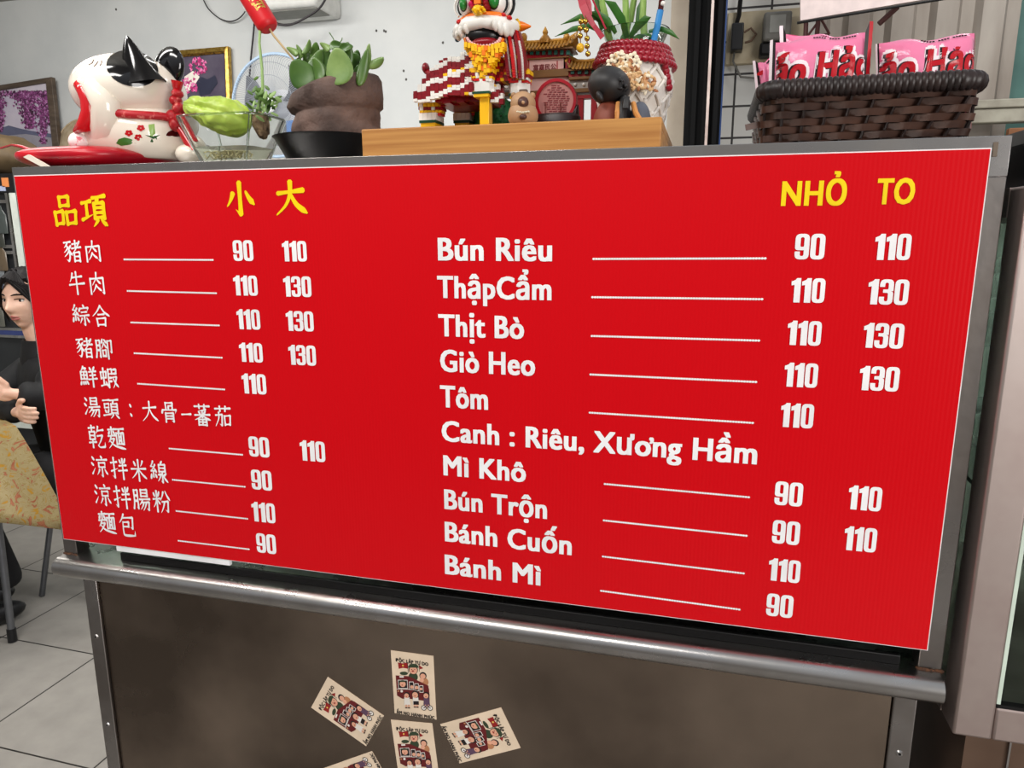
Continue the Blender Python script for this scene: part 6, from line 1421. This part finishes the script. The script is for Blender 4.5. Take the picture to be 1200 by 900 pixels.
for k in range(16):
    a = rr.random() * 6.28; rd = rr.random() * 24 * s_; g.ell((vx + rd * math.cos(a), YV + rd * math.sin(a), ZB + hz_(55) + rr.uniform(-.02, .01)), (0.012, 0.004, 0.006), BLD, Matrix.Rotation(rr.random() * 3, 3, 'Z'), 8, 6)
g.build('inner_leaves', lb)
pe = thing('pen', at(770, 34, YV - 0.03), 'blue pen leaning in the right side of the glass vase', 'pen')
B().tube([at(766, 48, YV - 0.03), at(770, 32, YV - 0.03), at(774, 12, YV - 0.03)], 0.0040, mat('pen_blue', (60, 140, 206), 0.25), 10).build('barrel', pe); B().tube([at(774, 12, YV - 0.03), at(776, -4, YV - 0.03)], 0.0034, CBR, 10).build('cap', pe); B().ell(at(777, 4, YV - 0.034), 0.003, LW, nu=8, nv=6).build('clip', pe)
# ribbon with golden beads
rbn = thing('bead_pendant', at(690, 20, 0.13), 'pink red ribbon with strings of golden beads and a bell, left of the vase', 'pendant')
RIB = mat('pink_red_ribbon', (176, 12, 48), 0.45, var=(150, 8, 40), vscale=20)
def ribbon(g, pts, w):
    P = [at(*q) for q in pts]; V = []
    for i, p in enumerate(P):
        d = (P[min(i + 1, len(P) - 1)] - P[max(i - 1, 0)]).normalized(); sd = d.cross(Vector((0.1, 1, 0))).normalized() * w[i] * s_
        V += [p - sd, p + sd, p + sd + Vector((0, 0.0012, 0)), p - sd + Vector((0, 0.0012, 0))]
    g.add(V, [(i * 4 + k, i * 4 + (k + 1) % 4, i * 4 + 4 + (k + 1) % 4, i * 4 + 4 + k) for i in range(len(P) - 1) for k in range(4)] + [(0, 1, 2, 3)], RIB)
g = B(); ribbon(g, ((678, -10, .13), (683, 6, .128), (688, 18, .125), (696, 30, .12), (706, 44, .118)), (3, 4.5, 4, 2.5, 3)); ribbon(g, ((686, -10, .132), (689, 6, .13), (692, 18, .127)), (3, 4, 2)); ribbon(g, ((691, -8, .135), (701, 14, .135), (710, 34, .135)), (1, 1, 1))
g.build('ribbon', rbn, smooth=0)
GBD = mat('gold_bead', (206, 164, 72), 0.18, 0.9)
for pts in (((681, 25), (680, 33), (680, 42), (680, 55)), ((686, 25), (687, 35), (688, 45), (688, 54), (689, 63))):
    g = B(); g.tube([at(pts[0][0], 18, 0.122)] + [at(u, v, 0.122) for u, v in pts], 0.0008, GBR, 5)
    for u, v in pts: g.ell(at(u, v, 0.122), 3.1 * s_, GBD, nu=14, nv=10)
    g.build('bead_string', rbn)
B().ell(at(680, 56, 0.12), (4.5 * s_, 0.006, 5 * s_), mat('amber_bell', (232, 178, 44), 0.2), nu=14, nv=10).build('bell', rbn)

# ---------------- woven basket with noodle packs
BSK = mat('brown_wicker', (84, 56, 44), 0.4, var=(52, 34, 28), vscale=9, vstretch=(1, 1, 6)); BSD = mat('dark_wicker', (44, 30, 27), 0.42, var=(30, 20, 18), vscale=40)
yb0, yt0 = 0.075, 0.045
bl0, br0 = at(893, 162, yb0).x, at(1140, 152, yb0).x; tl0, tr0 = at(885, 105, yt0).x + 0.010, at(1167, 90, yt0).x - 0.010
zR0 = (at(885, 116, yt0).z + at(1150, 101, yt0).z) / 2; hgt = zR0 - ZS; dpb, dpt = 0.15, 0.20
bk = thing('woven_basket', ((bl0 + br0) / 2, 0.15, ZS), 'dark brown woven basket full of pink noodle packs on the counter top', 'basket')
def rrect(x0, x1, y0, y1, r, n_side, t):
    """point and outward normal at fraction t of a rounded rectangle"""
    w, h = x1 - x0 - 2 * r, y1 - y0 - 2 * r; per = 2 * (w + h) + 2 * PI * r; d = (t % 1.0) * per
    segs = ((w, 'l', (x0 + r, y0), (1, 0)), (PI * r / 2, 'a', (x1 - r, y0 + r), -PI / 2), (h, 'l', (x1, y0 + r), (0, 1)), (PI * r / 2, 'a', (x1 - r, y1 - r), 0), (w, 'l', (x1 - r, y1), (-1, 0)), (PI * r / 2, 'a', (x0 + r, y1 - r), PI / 2), (h, 'l', (x0, y1 - r), (0, -1)), (PI * r / 2, 'a', (x0 + r, y0 + r), PI))
    for L_, k, o, q in segs:
        if d <= L_ or (L_, k, o, q) == segs[-1]:
            if k == 'l': return Vector((o[0] + q[0] * d, o[1] + q[1] * d)), Vector((q[1], -q[0])), per
            a = q + d / r; return Vector((o[0] + r * math.cos(a), o[1] + r * math.sin(a))), Vector((math.cos(a), math.sin(a))), per
        d -= L_
def wall_pt(t, k):
    l = lambda a, b_: a + (b_ - a) * k
    p, n_, per = rrect(l(bl0, tl0), l(br0, tr0), l(yb0, yt0), l(yb0 + dpb, yt0 + dpt), 0.02, 0, t)
    return p, n_, per
NST = 34; rows = 7
g = B()
for r_ in range(rows):
    k0, k1 = (r_ + 0.04) / rows, (r_ + 0.98) / rows; NS = NST * 8; V = []
    for j in range(NS):
        t = j / NS; amp = 0.0032 * math.cos(t * NST * PI + r_ * PI)
        for kk, off in ((k0, amp), (k1, amp), (k1, amp - 0.0014), (k0, amp - 0.0014)):
            p, n_, per = wall_pt(t, kk); V.append((p.x + n_.x * off, p.y + n_.y * off, ZS + hgt * kk + 0.0005))
    fs = [(j * 4 + a, j * 4 + (a + 1) % 4, ((j + 1) % NS) * 4 + (a + 1) % 4, ((j + 1) % NS) * 4 + a) for j in range(NS) for a in range(4)]
    g.add(V, fs, BSK)
p, n_, per = wall_pt(0.985, 0.28); q = at(872, 148, 0.07)
g.build('weave', bk, smooth=50)
B().prism([at(873, 146, 0.07), at(890, 142, 0.074), at(893, 149, 0.076), at(874, 153, 0.07)], (0, 0.0015, 0), BSK).build('loose_strip', bk, smooth=0)
g = B()
for j in range(NST):
    P = []
    for kk in (0, 0.5, 1):
        p, n_, per = wall_pt((j) / NST, kk); P.append((p.x - n_.x * 0.0, p.y - n_.y * 0.0, ZS + hgt * kk))
    g.tube(P, 0.0018, BSD, 6)
g.build('stakes', bk)
g = B(); NL = 60
Vl = [((wall_pt(j / NL, kk)[0].x - wall_pt(j / NL, kk)[1].x * o_), (wall_pt(j / NL, kk)[0].y - wall_pt(j / NL, kk)[1].y * o_), ZS + 0.001 + hgt * kk) for kk, o_ in ((0, .0045), (1, .0045), (1, .006), (0, .006)) for j in range(NL)]
g.add(Vl, [(a * NL + j, a * NL + (j + 1) % NL, ((a + 1) % 4) * NL + (j + 1) % NL, ((a + 1) % 4) * NL + j) for a in range(4) for j in range(NL)], BSD); g.build('inner_wall', bk, smooth=50)
g = B(); g.prism([(wall_pt(j / 40, 0)[0].x, wall_pt(j / 40, 0)[0].y, ZS + 0.0005) for j in range(40)], (0, 0, 0.002), BSK); g.build('bottom', bk, smooth=0)
g = B(); NR_ = 130; zc_ = ZS + hgt + 0.008; P = []
for j in range(NR_ * 4 + 1):
    p, n_, per = wall_pt(j / (NR_ * 4), 1.0); P.append((p.x, p.y, zc_))
g.tube(P, [0.0094 * (1 - 0.14 * (1 if j % 4 == 0 else 0)) for j in range(NR_ * 4 + 1)], BSD, 12, cap=False, flat=1.12)
g.build('braided_rim', bk, smooth=60)
PINK = mat('pink_wrapper', (238, 136, 172), 0.22, var=(228, 116, 156), vscale=10, bump=0.35, bscale=26); PRD = mat('wrapper_red', (190, 12, 30), 0.25); PBK = mat('wrapper_black', (24, 10, 14), 0.3); PWH = mat('wrapper_white', (250, 236, 240), 0.25)
def pack(lab, tl, tr, br, bl, y, txt=None, fin=None, dep=0.022, deep=0.06):
    """pillow pack standing on its edge; corners are of its visible front"""
    TL, TR, BR, BL = [at(*q, y) for q in (tl, tr, br, bl)]; e_ = (BL - TL); BL = BL + e_.normalized() * deep; BR = BR + (BR - TR).normalized() * deep; dB = BR - BL; BL = BL + dB * 0.06; BR = BR - dB * 0.13
    o = thing('noodle_pack', (BL + BR) / 2, lab, 'noodle pack', 'pink noodle packs in the basket'); n = 20; V = []; rr = random.Random(int(tl[0]))
    def S(a, b_, sd=1):
        p = TL.lerp(TR, a).lerp(BL.lerp(BR, a), b_); x, z = 2 * a - 1, 2 * b_ - 1
        bulge = dep * (1 - abs(x) ** 3.5) ** 0.6 * (1 - abs(z) ** 5) ** 0.6; wr_ = 0.0022 * noise.noise(Vector((a * 6, b_ * 5, y * 90 + tl[0])))
        return p + Vector((0, -sd * (bulge + wr_ * (1 - abs(x) ** 6)), -0.004 * (1 - abs(z)) * 0 + 0.003 * (1 - b_) * math.sin(a * 9 + tl[0]) * (1 - abs(x))))
    g = B(); k = 0
    for sd in (1, -1):
        V = [S(i / n, j / n, sd) for j in range(n + 1) for i in range(n + 1)]
        g.add(V, [(j * (n + 1) + i, j * (n + 1) + i + 1, (j + 1) * (n + 1) + i + 1, (j + 1) * (n + 1) + i) for j in range(n) for i in range(n)], PINK)
    g.build('wrapper', o, smooth=60, doubles=True)
    for side_, f_ in ((0, fin[0]), (1, fin[1])):                            # crimped end fins
        if f_ is None: continue
        g = B(); A_, B_ = (TL, BL) if side_ == 0 else (TR, BR); nn = 22; V = []; out = Vector((f_[0], f_[1], 0))
        for j in range(nn + 1):
            lf = f_[2] * max(0, 1 - 3.2 * j / nn); p = A_.lerp(B_, j / nn) + Vector((0, 0, lf)); zz = 0.0012 * (j % 2)
            V += [p - Vector((0, 0, lf)), p + out * (0.5) , p + out * (1 + zz * 30), p + out * (1 + zz * 30) + Vector((0, 0.0008, 0)), p + out * 0.5 + Vector((0, 0.0008, 0))]
        fsA = [(j * 5 + a, j * 5 + a + 1, j * 5 + 6 + a, j * 5 + 5 + a) for j in range(nn) for a in (0,)]; fsB = [(j * 5 + 1, j * 5 + 2, j * 5 + 7, j * 5 + 6) for j in range(nn)] + [(j * 5 + 3, j * 5 + 4, j * 5 + 9, j * 5 + 8) for j in range(nn)]
        g.add(V, fsA, PBK); g.add(V, fsB, PRD if side_ else PWH); g.build('sealed_end', o, smooth=0)
    if txt:
        (s, u0, vb0, u1, vb1, cap, sh), = (txt,)
        v2, f2 = text2d(s, 0.05, 3)
        v2 = [(p[0] + p[1] * sh,) + tuple(p[1:]) for p in v2]; a = min(p[0] for p in v2); b_ = max(p[0] for p in v2)
        W_t, H_t = (TR - TL), (BL - TL); nrm_ = Vector((0, -1, 0))
        def loc(px, pz, off):
            t = (px - a) / (b_ - a); u = u0 + (u1 - u0) * t; v = vb0 + (vb1 - vb0) * t - cap * pz / 0.727
            P = at(u, v, y - dep); q = P - TL; aa0 = q.dot(W_t) / W_t.length_squared; bb = (TL.z - P.z) / max(1e-6, (TL.z - BL.z)) + 0
            aa = min(0.99, max(0.01, aa0)); bb = min(0.97, max(0.03, bb)); Pb = S(aa, bb); return Vector((P.x, Pb.y - off, P.z)), (0.0 < aa0 < 1.0)
        for m_, off, gr in ((PWH, 0.0008, 0.11), (PBK, 0.0012, 0.05), (PRD, 0.0016, 0.0)):
            g = B()
            rings = [(0, 0)] if gr == 0 else [(gr * math.cos(q_), gr * math.sin(q_)) for q_ in [2 * PI * j / 8 for j in range(8)]]
            if m_ is PBK: rings = [(-0.045, 0.0), (-0.075, 0.015), (-0.025, -0.02)]
            for jr, (dx, dz) in enumerate(rings):
                LV = [loc(p[0] + dx, p[1] + dz, off + jr * 0.00001 + (p[2] if len(p) > 2 else 0) * 0.4) for p in v2]
                g.add([p[0] for p in LV], [f for f in f2 if all(LV[i][1] for i in f)], m_)
            g.build('brand_lettering' if m_ is PRD else 'lettering_outline', o, smooth=0)
    lg = B(); c0 = S(0.10, 0.16); V = [c0 + Vector((0.0055 * math.cos(2 * PI * j / 14), -0.0022, 0.0026 * math.sin(2 * PI * j / 14) + 0.0016 * math.cos(2 * PI * j / 14))) for j in range(14)]; lg.add(V, [tuple(range(14))], PRD); lg.build('small_logo', o, smooth=0)
    lg = B()
    for k in range(16):
        a = 0.42 + 0.03 * k
        if k in (5, 10): continue
        p = S(a, 0.045); lg.box(p + Vector((0, -0.002, 0)), (0.0022, 0.0006, 0.0012), PBK)
    lg.build('fine_print', o, smooth=0)
    return o
pack('pink noodle pack at the left front of the basket, with a pointed sealed end', (909, 50), (1014, 38), (1018, 92), (904, 104), 0.105, ('Hảo Hảo', 877, 106, 1024, 86, 35, 0.2), ((-0.006, 0.004, 0.004), (0.008, 0.004, 0.012)))
pack('pink noodle pack at the right front of the basket, lettered front leaning back', (1030, 51), (1142, 39), (1147, 84), (1028, 98), 0.105, ('Hảo Hảo', 1005, 104, 1151, 82, 35, 0.2), ((-0.003, 0.002, 0.0), (0.004, 0.01, 0.0)))
pack('pink noodle pack mostly hidden behind the left front pack, one red corner showing', (921, 40), (1010, 46), (1012, 90), (921, 98), 0.165, None, ((-0.008, 0.0, 0.010), None), dep=0.016)
pack('pink noodle pack squeezed into the left end of the basket, a white corner showing', (888, 74), (912, 66), (914, 98), (891, 100), 0.125, None, ((-0.006, 0.0, 0.003), None), dep=0.012)
